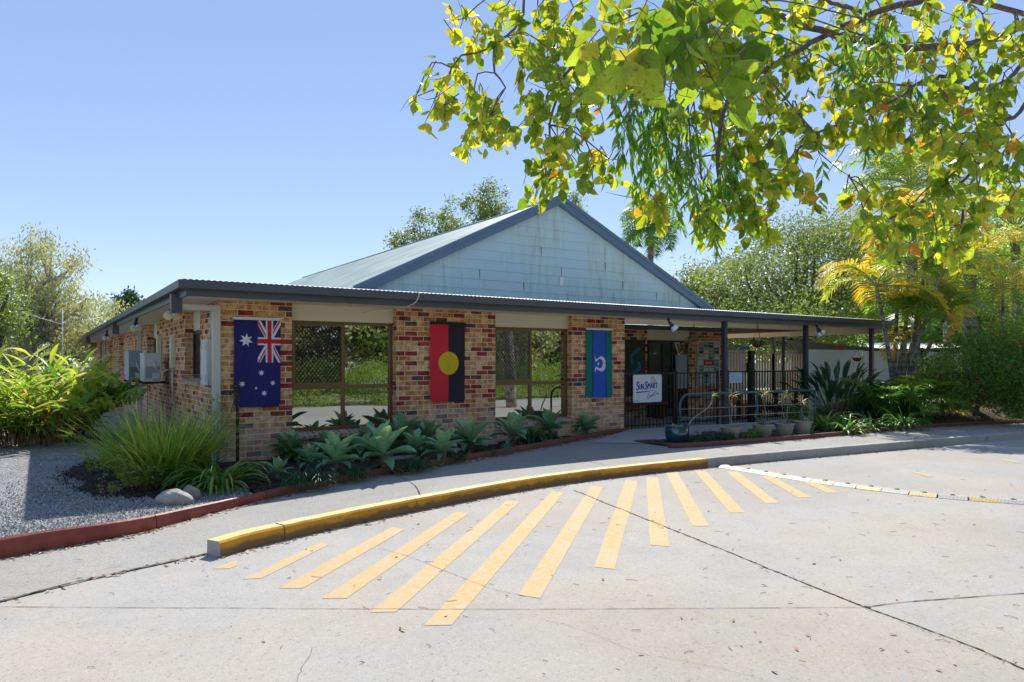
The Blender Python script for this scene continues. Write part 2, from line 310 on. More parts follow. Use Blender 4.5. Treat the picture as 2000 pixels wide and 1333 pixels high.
# ------------------------------------------------------------------ mesh building
class MB:
    def __init__(s): s.v = []; s.f = []; s.m = []; s.t = []; s.names = []; s.smooth = []; s.cur = 0; s.tone = .5; s.sm = False
    def mat(s, name):
        if name not in s.names: s.names.append(name)
        s.cur = s.names.index(name); return s
    def face(s, pts, tone=None):
        k = len(s.v); s.v.extend([tuple(p) for p in pts]); s.add(tuple(range(k, k + len(pts))), tone)
    def add(s, idx, tone=None):
        s.f.append(idx); s.m.append(s.cur); s.t.append(s.tone if tone is None else tone); s.smooth.append(s.sm)
    def box(s, x0, x1, y0, y1, z0, z1):
        k = len(s.v); s.v += [(x0, y0, z0), (x1, y0, z0), (x1, y1, z0), (x0, y1, z0), (x0, y0, z1), (x1, y0, z1), (x1, y1, z1), (x0, y1, z1)]
        for q in ((0, 3, 2, 1), (4, 5, 6, 7), (0, 1, 5, 4), (1, 2, 6, 5), (2, 3, 7, 6), (3, 0, 4, 7)): s.add(tuple(k + i for i in q))
        return s
    def obox(s, c, ax, ay, az):     # oriented box: centre and three half vectors
        k = len(s.v); c = V(c); ax = V(ax); ay = V(ay); az = V(az)
        for sz in (-1, 1):
            for sx, sy in ((-1, -1), (1, -1), (1, 1), (-1, 1)): s.v.append(tuple(c + ax * sx + ay * sy + az * sz))
        for q in ((0, 3, 2, 1), (4, 5, 6, 7), (0, 1, 5, 4), (1, 2, 6, 5), (2, 3, 7, 6), (3, 0, 4, 7)): s.add(tuple(k + i for i in q))
        return s
    def tube(s, pts, rad, n=6, caps=True):
        pts = [V(p) for p in pts]
        if not hasattr(rad, '__len__'): rad = [rad] * len(pts)
        k0 = len(s.v); osm = s.sm; s.sm = True; up = None
        for i, p in enumerate(pts):
            d = (pts[min(i + 1, len(pts) - 1)] - pts[max(i - 1, 0)])
            d = d.normalized() if d.length > 1e-9 else V((0, 0, 1))
            if up is None: up = d.orthogonal().normalized()
            else:
                up = up - d * up.dot(d); up = up.normalized() if up.length > 1e-6 else d.orthogonal().normalized()
            b = d.cross(up)
            for j in range(n):
                a = 2 * pi * j / n; s.v.append(tuple(p + (up * cos(a) + b * sin(a)) * rad[i]))
        for i in range(len(pts) - 1):
            for j in range(n):
                a = k0 + i * n + j; b_ = k0 + i * n + (j + 1) % n; s.add((a, b_, b_ + n, a + n))
        if caps:
            s.sm = False; s.add(tuple(k0 + j for j in reversed(range(n)))); s.add(tuple(k0 + (len(pts) - 1) * n + j for j in range(n)))
        s.sm = osm; return s
    def lathe(s, c, prof, n=28, axis=None):
        c = V(c); q = (V(axis).to_track_quat('Z', 'Y') if axis is not None else None); k0 = len(s.v); osm = s.sm; s.sm = True
        for r, z in prof:
            for j in range(n):
                a = 2 * pi * j / n; p = V((r * cos(a), r * sin(a), z))
                if q: p = q @ p
                s.v.append(tuple(c + p))
        for i in range(len(prof) - 1):
            for j in range(n):
                a = k0 + i * n + j; b = k0 + i * n + (j + 1) % n; s.add((a, b, b + n, a + n))
        s.sm = osm; return s
    def build(s, name, parent=None, mats=None, label=None):
        me = bpy.data.meshes.new(name)
        off = parent_world(parent) if parent else V((0, 0, 0))
        ox, oy, oz = off
        me.from_pydata([(x - ox, y - oy, z - oz) for x, y, z in s.v], [], s.f)
        for nm in (s.names or ['trim']): me.materials.append(MATS[nm])
        me.polygons.foreach_set('material_index', s.m); me.polygons.foreach_set('use_smooth', s.smooth)
        at_ = me.attributes.new('tone', 'FLOAT', 'FACE'); at_.data.foreach_set('value', s.t)
        if any(x in ('brick', 'sill_brick') for x in s.names):
            uv = me.uv_layers.new(name='UVMap')
            for p in me.polygons:
                nx, ny, nz = p.normal
                for li in p.loop_indices:
                    x, y, z = s.v[me.loops[li].vertex_index]
                    if abs(nx) > abs(ny) and abs(nx) > abs(nz): uv.data[li].uv = (y + .12, z)
                    elif abs(ny) >= abs(nz): uv.data[li].uv = (x, z)
                    else: uv.data[li].uv = (x, y)
        me.update()
        o = bpy.data.objects.new(name, me); COL.objects.link(o)
        if parent: o.parent = parent
        if label: o['label'] = label
        return o
def parent_world(p):
    l = V(p.location)
    while p.parent: p = p.parent; l = l + V(p.location)
    return l
def empty(name, loc=(0, 0, 0)):
    o = bpy.data.objects.new(name, None); o.location = loc; o.empty_display_size = .1; COL.objects.link(o); return o
def tag(o, label=None, cat=None, group=None, kind=None):
    if label: o['label'] = label
    if cat: o['category'] = cat
    if group: o['group'] = group
    if kind: o['kind'] = kind
    return o
def thing(name, label, cat, loc=(0, 0, 0), group=None): return tag(empty(name, loc), label, cat, group)
def children_of(o): return [c for c in bpy.data.objects if c.parent == o]
def copy_tree(o, loc, rz=0, sc=1, label=None):
    r = o.copy(); COL.objects.link(r); r.location = loc; r.rotation_euler = (0, 0, rz); r.scale = (sc, sc, sc)
    if label: r['label'] = label
    for ch in children_of(o):
        c = ch.copy(); COL.objects.link(c); c.parent = r
        for g in children_of(ch):
            d = g.copy(); COL.objects.link(d); d.parent = c
    return r
def interp(pts, x):
    if x <= pts[0][0]:
        (a, b), (c, d) = pts[0], pts[1]
    elif x >= pts[-1][0]:
        (a, b), (c, d) = pts[-2], pts[-1]
    else:
        for (a, b), (c, d) in zip(pts, pts[1:]):
            if a <= x <= c: break
    return b + (d - b) * (x - a) / (c - a)
def smooth_line(pts, step=.15):
    out = []; P = [V(p) for p in pts]; P = [P[0] * 2 - P[1]] + P + [P[-1] * 2 - P[-2]]
    for i in range(1, len(P) - 2):
        p0, p1, p2, p3 = P[i - 1:i + 3]; n = max(2, int((p2 - p1).length / step))
        for k in range(n):
            t = k / n; out.append(.5 * ((2 * p1) + (p2 - p0) * t + (2 * p0 - 5 * p1 + 4 * p2 - p3) * t * t + (3 * p1 - p0 - 3 * p2 + p3) * t ** 3))
    out.append(P[-2]); return out
def text_faces(s, size, shear=0, xs=1.):
    c = bpy.data.curves.new('t', 'FONT'); c.body = s; c.size = size; c.shear = shear; c.fill_mode = 'FRONT'; c.resolution_u = 4
    o = bpy.data.objects.new('t', c); COL.objects.link(o); bpy.context.view_layer.update()
    me = o.to_mesh(); vs = [(v.co.x * xs, v.co.y) for v in me.vertices]; fs = [tuple(p.vertices) for p in me.polygons]
    o.to_mesh_clear(); bpy.data.objects.remove(o); bpy.data.curves.remove(c); return vs, fs


# ------------------------------------------------------------------ the setting
KERB = smooth_line([(-.99, -4.91, 0), (-.46, -4.66, 0), (1.26, -4.17, 0), (3.57, -3.76, 0), (6.3, -3.84, 0), (8.8, -4.09, 0), (11.56, -4.43, 0), (15., -4.84, 0), (19, -5.5, 0), (26, -7, 0)], .12)
kxy = [(p.x, p.y) for p in KERB]
def kerb_y(x): return interp(kxy, x)
JOINT = [(-6., -6.9), (-2.47, -5.22), (-1.85, -4.97), (-1.08, -4.75), (-.99, -4.72)]
def path_z(x):
    t = min(1, max(0, (x + 1.2) / 3.6)); return .006 + .106 * t * t * (3 - 2 * t)
EDGE_L = smooth_line([(-9, -5.6, 0), (-5., -4.75, 0), (-2.52, -3.92, 0), (-1.55, -3.61, 0), (-.9, -3.2, 0), (-.17, -2.78, 0), (.8, -2.42, 0), (1.9, -2.2, 0), (3.01, -1.86, 0), (4.9, -1.22, 0), (6.78, -.45, 0), (7.6, -.12, 0), (8.16, -.03, 0)], .12)
EDGE_R = smooth_line([(6.9, -2.45, 0), (7.3, -2.58, 0), (7.88, -2.67, 0), (9.2, -2.80, 0), (10.48, -2.9, 0), (12.38, -2.97, 0), (14.14, -2.99, 0), (15.85, -3.3, 0), (18., -3.85, 0), (22, -4.9, 0), (28, -6.5, 0)], .12)
m = MB().mat('grass_ground'); m.face([(-400, -400, -.03), (400, -400, -.03), (400, 400, -.03), (-400, 400, -.03)]); tag(m.build('ground'), kind='structure')
m = MB().mat('concrete'); m.face([(-40, -12.9, 0), (60, -12.9, 0), (60, 1, 0), (-40, 1, 0)]); tag(m.build('road'), kind='structure')
# footpath: a strip that rises from the road at its left end to the kerb top
m = MB().mat('path'); xs = [-30, -9, -6, -4.5, -3.5, -2.8, -2.47, -1.85, -1.3, -1.08] + [p.x for p in KERB[::3]] + [40]
row = []
for x in xs:
    y0 = interp(JOINT, x) if x < -1.0 else kerb_y(x) + .17
    row.append(((x, y0, path_z(x)), (x, 2.2 if x > 5 else .6, path_z(x))))
for (a, b), (c, d) in zip(row, row[1:]): m.face([a, c, d, b])
tag(m.build('footpath'), kind='structure')
def kerb_piece(pts, mats, name, jag=.004):
    m = MB(); n = len(pts); rows = []
    for i, p in enumerate(pts):
        d = (pts[min(i + 1, n - 1)] - pts[max(i - 1, 0)]).normalized(); nn = V((-d.y, d.x, 0))
        j = U(-jag, jag); zt = .135 + U(-.0025, .0025)
        rows.append([p + V((0, 0, -.01)), p + nn * (.018 + j) + V((0, 0, zt - .018)), p + nn * (.034 + j) + V((0, 0, zt)), p + nn * .165 + V((0, 0, zt)), p + nn * .172 + V((0, 0, -.01))])
    for a, b in zip(rows, rows[1:]):
        for k in range(4):
            m.mat(mats[0] if k < 2 else mats[1]); m.face([a[k], b[k], b[k + 1], a[k + 1]])
    m.mat('kerb_concrete'); m.face(rows[0]); m.face(list(reversed(rows[-1])))
    return tag(m.build(name), kind='structure')
def split_at(x0, x1):
    return [V((x0, kerb_y(x0), 0))] + [p for p in KERB if x0 + .03 < p.x < x1 - .03] + [V((x1, kerb_y(x1), 0))]
for x0, x1 in ((-.985, -.38), (-.365, 1.18), (1.192, 3.6), (3.61, 6.29)): kerb_piece(split_at(x0, x1), ('kerb_yellow', 'kerb_top_sunlit'), 'painted_kerb')
for x0, x1 in ((6.295, 8.75), (8.76, 11.2), (11.21, 13.7), (13.71, 16.4), (16.41, 25.9)): kerb_piece(split_at(x0, x1), ('kerb_concrete', 'kerb_concrete'), 'kerb')
# painted hatching: one sheet per bar
S = [((415, 1112), (460, 1095)), ((475, 1132), (625, 1060)), ((545, 1150), (765, 1030)), ((628, 1170), (890, 1000)), ((722, 1197), (990, 978)), ((828, 1223), (1078, 960)), ((1012, 1163), (1155, 950)), ((1160, 1108), (1222, 938)), ((1270, 1065), (1262, 932)), ((1385, 1028), (1322, 922)), ((1455, 1002), (1378, 920)), ((1522, 983), (1440, 922)), ((1585, 972), (1508, 930)), ((1640, 963), (1588, 940))]
for k, (a, b) in enumerate(S):
    a = G(*a); b = G(*b); d = (b - a); L = d.length; d.normalize(); nn = V((d.y, -d.x, 0))
    if nn.x < 0: nn = -nn
    if k > 8: nn = -nn
    wd = .165 if k > 1 else .12; m = MB().mat('road_paint'); n = max(2, int(L / .15)); z = V((0, 0, .0025)); ed = []
    tl = V((1, .12, 0)) * wd * 1.05 if k < 9 else nn * wd
    for i in range(n + 1):
        t = i / n; p = a + d * L * t; jj = U(-.002, .002)
        e0 = p + z + nn * U(-.002, .002); e1 = p + nn * (wd + jj) + z
        if i == n and k < 9: e1 = e1 - d * .06
        if i == 0: e1 = e1 + d * (.05 if k < 6 else -.03)
        if k == 0 and i == n: e1 = e0 + nn * .02
        ed.append((e0, e1))
    for (p, q), (r, s_) in zip(ed, ed[1:]): m.face([p, q, s_, r] if k < 9 else [p, r, s_, q])
    tag(m.build('road_marking'), kind='structure')
for a in ((1812, 932), (1985, 905)):
    p = G(*a); m = MB().mat('road_paint'); m.face([p + V((0, 0, .004)), p + V((.10, -.05, .0025)), p + V((.36, .3, .0025)), p + V((.24, .36, .0025))]); tag(m.build('road_marking'), kind='structure')
# joints and cracks in the slab, each a thin dark ribbon with ragged edges
def crack(pts, wd, jit, name, z=.004, step=.05, matn='gap'):
    P = smooth_line(pts, step) if len(pts) > 2 else [V(pts[0]).lerp(V(pts[1]), i / 120) for i in range(121)]
    m = MB().mat(matn); prev = None; off = 0
    for i, p in enumerate(P):
        d = (P[min(i + 1, len(P) - 1)] - P[max(i - 1, 0)]).normalized(); nn = V((-d.y, d.x, 0)); off = off * .8 + U(-jit, jit)
        c = p + nn * off; w_ = wd * U(.35, 1.25); q = (c + nn * w_ + V((0, 0, z)), c - nn * w_ + V((0, 0, z)))
        if prev: m.face([prev[0], prev[1], q[1], q[0]])
        prev = q
    tag(m.build(name), kind='structure')
g3 = lambda x, y: tuple(G(x, y))
crack([g3(-60, 1186), g3(300, 1188), g3(1000, 1191), g3(1690, 1187)], .0026, .0012, 'slab_joint')
crack([g3(1690, 1187), g3(1780, 1176), g3(2000, 1160), g3(2300, 1142)], .005, .0015, 'slab_joint')
crack([g3(1120, 958), g3(1250, 1010), g3(1400, 1070), g3(1560, 1135), g3(1690, 1187), g3(1850, 1245), g3(2000, 1308), g3(2200, 1400)], .0065, .0045, 'slab_joint', step=.025)
crack([(x, y, 0) for x, y in ((-6, -6.9), (-2.47, -5.22), (-1.85, -4.97), (-1.02, -4.73))], .009, .003, 'slab_joint', z=.012, step=.03)
crack([g3(740, 1072), g3(800, 1088), g3(880, 1120), g3(960, 1150), g3(1060, 1172)], .0016, .006, 'crack', step=.03)
crack([g3(608, 1265), g3(606, 1282), g3(590, 1310), g3(575, 1345)], .0012, .005, 'crack', step=.02)
crack([g3(1000, 1195), g3(1130, 1230), g3(1250, 1275), g3(1400, 1305), g3(1560, 1350)], .0008, .006, 'crack', step=.02)
crack([(1.35, -3.95, .1), (1.62, -3.2, .1), (1.75, -2.35, .1)], .005, .001, 'path_joint', z=.007)
crack([(4.6, -3.6, .112), (4.75, -2.4, .112), (4.9, -1.25, .112)], .004, .001, 'path_joint', z=.005)
crack([(6.9, -2.55, .112), (6.3, -1.6, .112), (5.6, -1.05, .112)], .004, .001, 'path_joint', z=.005)
# garden beds: gravel, mulch and soil sheets
def inner(edge, i): p = edge[i]; return V((p.x, p.y + .05, 0))
def bed(name, edge, x0, x1, back, matn, zf, ny=10):
    pts = [p for p in edge if x0 <= p.x <= x1]; m = MB().mat(matn); m.sm = True; k0 = 0
    for p in pts:
        yb = back(p.x)
        for j in range(ny + 1):
            t = j / ny; y = p.y + .04 + (yb - p.y - .04) * t; m.v.append((p.x, y, zf(p.x, y)))
    for i in range(len(pts) - 1):
        for j in range(ny):
            a = i * (ny + 1) + j; m.add((a, a + ny + 1, a + ny + 2, a + 1))
    tag(m.build(name), kind='structure')
bump = lambda x, y: .012 * sin(x * 5.1 + y * 2.3) + .01 * sin(y * 7 - x * 3.)
bed('gravel', EDGE_L, -9, -.15, lambda x: 40 if x < -4 else 30, 'gravel', lambda x, y: .10 + bump(x, y) * .4, 30)
bed('mulch_bed', EDGE_L, -.28, 8.12, lambda x: .25, 'mulch', lambda x, y: .122 + bump(x, y), 14)
bed('soil_bed', EDGE_R, 6.92, 28, lambda x: -1.4 if x < 8.1 else (-.5 if x < 15.5 else 4), 'leafy_soil', lambda x, y: .135 + bump(x, y) * .5 + max(0, min(.5, (x - 14) * .12)) * max(0, min(1, (y - interp([(p.x, p.y) for p in EDGE_R], x)) / 1.5)), 14)
m = MB().mat('mulch'); m.sm = True          # dark mulch patch spread over the gravel round the grass clump
cx, cy = -1.15, -.3; ring = []
NR = 220
for k in range(NR):
    a = 2 * pi * k / NR; r = 1 + .12 * sin(3 * a + 1) + .08 * sin(7 * a) + .04 * sin(17 * a + 2) + U(-.045, .045); ring.append((cx + .8 * r * cos(a), cy + 1.8 * r * sin(a), .118))
for k in range(NR): m.face([(cx, cy, .15), ring[k], ring[(k + 1) % NR]])
tag(m.build('mulch_patch'), kind='structure')
# edging boards
def edging(pts, wd, z0, z1, matn, name, label, cat, gaps=1.6, taper=0):
    ZZ = z1
    root = thing(name, label, cat, tuple(pts[0])); acc = [pts[0]]; L = 0
    def seg(P):
        m = MB().mat(matn); m.sm = True; rows = []
        for i, p in enumerate(P):
            d = (P[min(i + 1, len(P) - 1)] - P[max(i - 1, 0)]).normalized(); nn = V((-d.y, d.x, 0)); b = path_z(p.x); z1 = ZZ - (taper * min(1, max(0, (p.x + 2.2) / 2.)) if taper else 0)
            rows.append([p + nn * (-wd) + V((0, 0, z0)), p + nn * (-wd) + V((0, 0, b + z1 * .55)), p + nn * (-wd * .6) + V((0, 0, b + z1 * .9)), p + V((0, 0, b + z1)), p + nn * (wd * .6) + V((0, 0, b + z1 * .9)), p + nn * wd + V((0, 0, b + z1 * .5)), p + nn * wd + V((0, 0, z0))])
        for a, b in zip(rows, rows[1:]):
            for k in range(6): m.face([a[k], b[k], b[k + 1], a[k + 1]])
        m.sm = False; m.face(rows[0]); m.face(list(reversed(rows[-1]))); m.build('edging_length', root)
    for p in pts[1:]:
        L += (p - acc[-1]).length; acc.append(p)
        if L > gaps: seg(acc); acc = [p + (p - acc[-2]).normalized() * .008]; L = 0
    if len(acc) > 1: seg(acc)
edging([p for p in EDGE_L if p.x < -.05], .028, -.02, .17, 'red_edge', 'garden_edging', 'glossy red board edging between the grey gravel and the footpath', 'garden edging', 1.9, .075)
edging([p for p in EDGE_L if p.x > -.16], .045, -.02, .10, 'terracotta_edge', 'garden_edging', 'terracotta coloured rounded edging in front of the agaves along the footpath', 'garden edging', 1.2)
edging([p for p in EDGE_R if p.x < 24], .045, -.02, .085, 'terracotta_edge', 'garden_edging', 'brown rounded edging in front of the blue and beige pots', 'garden edging', 1.2)
# porch slab
m = MB().mat('slab'); m.box(8.135, 17.6, -.38, 5.4, -.02, .17); tag(m.build('porch_slab'), kind='structure')
m = MB().mat('paving_pale'); m.face([(8.6, 5.401, .1), (40, 5.401, .1), (40, 14, .1), (8.6, 17, .1)]); tag(m.build('yard_paving'), kind='structure')
m = MB().mat('slab'); m.face([(7.55, -2.35, .119), (8.0, -1.75, .121), (11.9, -1.95, .121), (11.9, -.382, .166), (8.14, -.382, .166), (8.1, -.1, .166), (6.3, -1.05, .119)]); tag(m.build('entry_ramp'), kind='structure')
# speed hump of short bolted plates
root = thing('speed_hump', 'low white and yellow chequer plate speed hump bolted across the driveway', 'speed hump', tuple(G(1420, 916)))
P = smooth_line([tuple(G(1412, 912)), tuple(G(1560, 936)), tuple(G(1700, 955)), tuple(G(1850, 972)), tuple(G(2000, 983)), tuple(G(2170, 1003))], .05)
L = 0; acc = [P[0]]; k = 0
for p in P[1:]:
    L += (p - acc[-1]).length; acc.append(p)
    if L > .27:
        a, b = acc[0], acc[-1]; d = (b - a); ln = d.length; d.normalize(); nn = V((-d.y, d.x, 0)); nn = nn if nn.x > 0 else -nn
        col = ('hump_white', 'hump_yellow') if k % 2 else ('hump_white', 'hump_white')
        m = MB(); h = .032; A = a + d * .002; B = b - d * .002; ws = (-.13, -.05, .05, .13); zs = (.004, h, h, .004)
        def pt(q, j): return q + nn * ws[j] + V((0, 0, zs[j]))
        for j in range(3):
            m.mat(col[1] if j == 0 else ('hump_white' if j == 1 else col[0])); m.face([pt(A, j), pt(A, j + 1), pt(B, j + 1), pt(B, j)])
        m.mat('hump_grey'); m.face([pt(A, j) for j in range(4)]); m.face([pt(B, j) for j in (3, 2, 1, 0)])
        o = m.build('plate', root); c = (A + B) / 2
        q = MB().mat('gap'); q.obox(c + V((0, 0, h + .002)), d * .028, nn * .012, V((0, 0, .003))); q.obox(c + nn * .012 + V((0, 0, h + .0025)), d * .012, nn * .026, V((0, 0, .003))); q.build('bolt_hole', o)
        acc = [p]; L = 0; k += 1

# ------------------------------------------------------------------ the building
B = thing('childcare_building', 'low brick childcare building with blue grey gable and flags on its piers', 'building', (0, 0, 0))
ZT = 2.548; YA = 1.9
def brick(name, boxes, parent=B, matn='brick'):
    m = MB().mat(matn)
    for b in boxes: m.box(*b)
    return m.build(name, parent)
brick('wall', [(0, 1.06, 0, 1.62, -.1, ZT)]); brick('wall', [(2.84, 4.86, 0, .6, -.1, ZT)]); brick('wall', [(6.69, 8.13, 0, YA, -.1, ZT)])
brick('wall', [(1.061, 2.839, .02, .3, -.1, .42)]); brick('wall', [(4.861, 6.689, .02, .3, -.1, .42)])
SL = [(3.13, 6.9), (8.7, 9.9), (11.3, 14.6), (16.2, 19.), (20.4, 24.), (25.4, 32.)]
for a, b in SL: brick('wall', [(0, .5, a, b, -.1, ZT)])
gaps = [(1.62, 3.13)] + [(SL[i][1], SL[i + 1][0]) for i in range(len(SL) - 1)]
for a, b in gaps: brick('wall', [(.02, .5, a + .001, b - .001, -.1, 1.22)])
# entrance back wall
xa = lambda px: PY(px, 700, YA).x
XD0, XD1, XD2 = xa(1264), xa(1346), xa(1409)
brick('wall', [(8.131, XD0, YA, YA + .3, -.1, ZT)]); brick('wall', [(XD1, XD2, YA, 9.5, -.1, ZT)])
# window builder: axis 0 = faces -Y, 1 = faces -X
def win(p0, p1, z0, z1, mull, rails, axis=0, plane=.15, screen=None, fm='bronze', gm='window_glass', header=True, sill=True, fw=.05, parent=B, name='window'):
    def bx(m, a0, a1, d0, d1, c0, c1):
        if axis == 0: m.box(a0, a1, plane + d0, plane + d1, c0, c1)
        else: m.box(plane + d0, plane + d1, a0, a1, c0, c1)
    m = MB().mat(fm)
    bx(m, p0, p1, 0, .05, z0, z0 + fw); bx(m, p0, p1, 0, .05, z1 - fw, z1)
    bx(m, p0, p0 + fw, .001, .049, z0 + fw, z1 - fw); bx(m, p1 - fw, p1, .001, .049, z0 + fw, z1 - fw)
    zb = z0 + fw
    for c in mull: bx(m, c - .026, c + .026, -.004, .046, z0 + fw, z1 - fw)
    for r in rails: bx(m, p0 + fw, p1 - fw, -.008, .042, r - .032, r + .032)
    fr = m.build(name, parent)
    g = MB().mat(gm); bx(g, p0 + fw * .7, p1 - fw * .7, .03, .036, z0 + fw * .7, z1 - fw * .7); g.build('pane', fr)
    if screen:
        g = MB().mat('dark_glass'); bx(g, screen[0] + .03, screen[1] - .03, -.010, -.006, screen[2] + .03, screen[3] - .03); g.build('screen_shade_sheet', fr)  # added dark sheet: stands in for the shade of the screen on the pane
    if screen:
        a0, a1, c0, c1, pitch, wd, sm = screen; s = MB().mat(fm)
        bx(s, a0, a1, -.035, -.012, c0, c0 + .045); bx(s, a0, a1, -.035, -.012, c1 - .045, c1)
        bx(s, a0, a0 + .045, -.0345, -.0125, c0 + .045, c1 - .045); bx(s, a1 - .045, a1, -.0345, -.0125, c0 + .045, c1 - .045); s.mat(sm)
        A0, A1, C0, C1 = a0 + .045, a1 - .045, c0 + .045, c1 - .045
        for sg in (1, -1):
            k = -40
            for k in range(-60, 90):
                # line u - sg*w = k*pitch clipped to the opening (steeper diamonds)
                pts = []
                sl = 1.25
                base = A0 + k * pitch
                for (u, v) in ((A0, None), (A1, None)):
                    v = C0 + sg * (u - base) * sl
                    if C0 <= v <= C1: pts.append((u, v))
                for v in (C0, C1):
                    u = base + sg * (v - C0) / sl
                    if A0 < u < A1: pts.append((u, v))
                if len(pts) >= 2:
                    (u0, v0), (u1, v1) = pts[0], pts[1]; dx, dz = u1 - u0, v1 - v0; L = math.hypot(dx, dz)
                    if L < .02: continue
                    nx, nz = -dz / L * wd, dx / L * wd; dd = -.022 - .001 * sg; q = [(u0 + nx, v0 + nz), (u1 + nx, v1 + nz), (u1 - nx, v1 - nz), (u0 - nx, v0 - nz)]
                    s.face([((u, plane + dd, v) if axis == 0 else (plane + dd, u, v)) for u, v in q])
        s.build('security_screen', fr)
    if header:
        h = MB().mat('trim'); bx(h, p0, p1, -.02, .02, z1 + .001, ZT - .002); h.build('header_panel', fr)
    if sill:
        k = MB().mat('sill_brick')
        if axis == 0:
            x0, x1 = p0 + .002, p1 - .002; a = [(x0, -.035, z0 - .115), (x1, -.035, z0 - .115), (x1, -.035, z0 - .055), (x0, -.035, z0 - .055)]
            b = [(x0, plane + .04, z0 - .115), (x1, plane + .04, z0 - .115), (x1, plane + .04, z0 - .001), (x0, plane + .04, z0 - .001)]
        else:
            x0, x1 = p1 - .002, p0 + .002; a = [(-.035, x0, z0 - .115), (-.035, x1, z0 - .115), (-.035, x1, z0 - .055), (-.035, x0, z0 - .055)]
            b = [(plane + .04, x0, z0 - .115), (plane + .04, x1, z0 - .115), (plane + .04, x1, z0 - .001), (plane + .04, x0, z0 - .001)]
        k.face(a); k.face([a[3], a[2], b[2], b[3]]); k.face([a[0], a[3], b[3], b[0]]); k.face([a[1], b[1], b[2], a[2]]); k.face([a[1], a[0], b[0], b[1]])
        k.build('sill', fr)
    return fr
win(1.06, 2.84, .51, 2.287, [1.955], [1.21], 0, .15, (1.10, 1.955, 1.235, 2.25, .064, .0042, 'screen'))
win(4.86, 6.69, .51, 2.287, [5.775], [1.205], 0, .15, (4.90, 5.775, 1.23, 2.25, .064, .004, 'screen_light'))
win(1.62, 3.13, 1.33, 2.2, [2.15], [], 1, .17, (2.15, 3.09, 1.35, 2.18, .06, .004, 'screen'), fm='bronze_dark')
for a, b in gaps[1:]: win(a, b, 1.33, 2.2, [(a + b) / 2], [], 1, .17, None, fm='bronze_dark')
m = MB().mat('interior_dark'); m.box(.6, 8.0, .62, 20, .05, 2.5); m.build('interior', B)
# entrance screens
zd = PY(1300, 665, YA).z
fr = win(XD0, XD1, .18, zd, [xa(1304)], [.95], 0, YA + .03, (XD0 + .04, xa(1303), .2, zd - .04, .055, .004, 'screen_light'), fm='bronze_dark', gm='dark_glass', header=True, sill=False, name='entrance_door')
m = MB().mat('bronze_dark'); m.box(xa(1293), xa(1296.5), YA - .03, YA + .0, .2, zd - .1); m.box(xa(1288), xa(1298), YA - .045, YA - .031, 1.0, 1.25); m.build('door_stile', fr)
m = MB().mat('grey_box'); m.box(xa(1320), xa(1341), YA - .02, YA + .02, .9, PY(1330, 693, YA).z); m.build('notice_sheet', fr)
# soffit, fascia and gutter
XE = 17.35; YF = -.72; XF = -.58
m = MB().mat('soffit'); m.face([(XF, YF, ZT), (XF, 33, ZT), (.6, 33, ZT), (.6, .3, ZT), (XE, .3, ZT), (XE, YF, ZT)]); m.build('soffit', B)
m = MB().mat('soffit'); m.box(8.14, XE - .05, .02, .10, 2.44, ZT - .002); m.build('beam', B)
m = MB().mat('soffit'); m.face([(8.14, .101, ZT), (XE, .101, ZT), (XE, 9, 3.0), (8.14, 9, 3.0)][:2] + [(XE, 5.4, 2.8), (8.14, 5.4, 2.8)]); m.build('porch_ceiling', B)
m = MB().mat('slate_metal'); m.box(8.14, XD2, YA - .35, YA - .27, 2.42, 2.52); m.build('beam', B)
def strip(name, matn, prof, path, closed=False):     # sweep a profile (out, z) round the eaves; path = list of (point, outward)
    m = MB().mat(matn); rows = [[p + o_ * a + V((0, 0, z)) for a, z in prof] for p, o_ in path]
    for a, b in zip(rows, rows[1:]):
        for k in range(len(prof) - 1): m.face([a[k], a[k + 1], b[k + 1], b[k]])
    m.face(rows[0]); m.face(rows[-1]); return m.build(name, B)
eave = [(V((XF, 33, 0)), V((-1, 0, 0))), (V((XF, YF, 0)), V((-1, -1, 0))), (V((XE, YF, 0)), V((1, -1, 0))), (V((XE, 5.5, 0)), V((1, 0, 0)))]
strip('fascia', 'slate_metal', [(-.02, 2.53), (.0, 2.525), (.012, 2.53), (.012, 2.60), (.018, 2.606), (.018, 2.66), (-.02, 2.66)], eave)
strip('gutter', 'slate_metal', [(.0, 2.618), (.10, 2.616), (.122, 2.625), (.122, 2.725), (.116, 2.735), (.106, 2.735), (.106, 2.66), (.0, 2.65)], eave)
m = MB().mat('trim')                                   # the inner side of the porch's far eave
m.box(XE - .10, XE - .021, -.6, 5.4, 2.40, 2.543); m.build('eave_board', B)
# roofs: corrugated sheets
def corr(name, matn, cols, pitch=.076, amp=.005):
    if name == 'main_roof': amp = .004
    # cols: function index -> (start point, end point, normal) ; list given
    m = MB().mat(matn); m.sm = True; k = 0
    for i, (a, b, n_) in enumerate(cols):
        h = amp * (1 if i % 2 else -1); m.v.append(tuple(a + n_ * h)); m.v.append(tuple(b + n_ * h))
    for i in range(len(cols) - 1): m.add((2 * i, 2 * i + 2, 2 * i + 3, 2 * i + 1))
    return m.build(name, B)
SLP = .108; Z0 = 2.748; X0, Y0 = XF - .075, YF - .075
YG = 2.3; XL, XR, XM = 3.07, 13.43, 8.08; ZA = 5.54
cols = []; x = X0
while x < XE + .08:
    ye = min(YG, Y0 + (x - X0)) if x < XR else 5.5
    cols.append((V((x, Y0, Z0)), V((x, ye, Z0 + SLP * (ye - Y0))), V((0, -.1, 1)))); x += .038
corr('porch_roof', 'roof_pale', cols)
cols = []; y = Y0
while y < 33:
    xe = min(XL + .15, X0 + (y - Y0)); cols.append((V((X0, y, Z0)), V((xe, y, Z0 + SLP * (xe - X0))), V((-.1, 0, 1)))); y += .038
corr('side_roof', 'roof_pale', cols)
YR = 22.
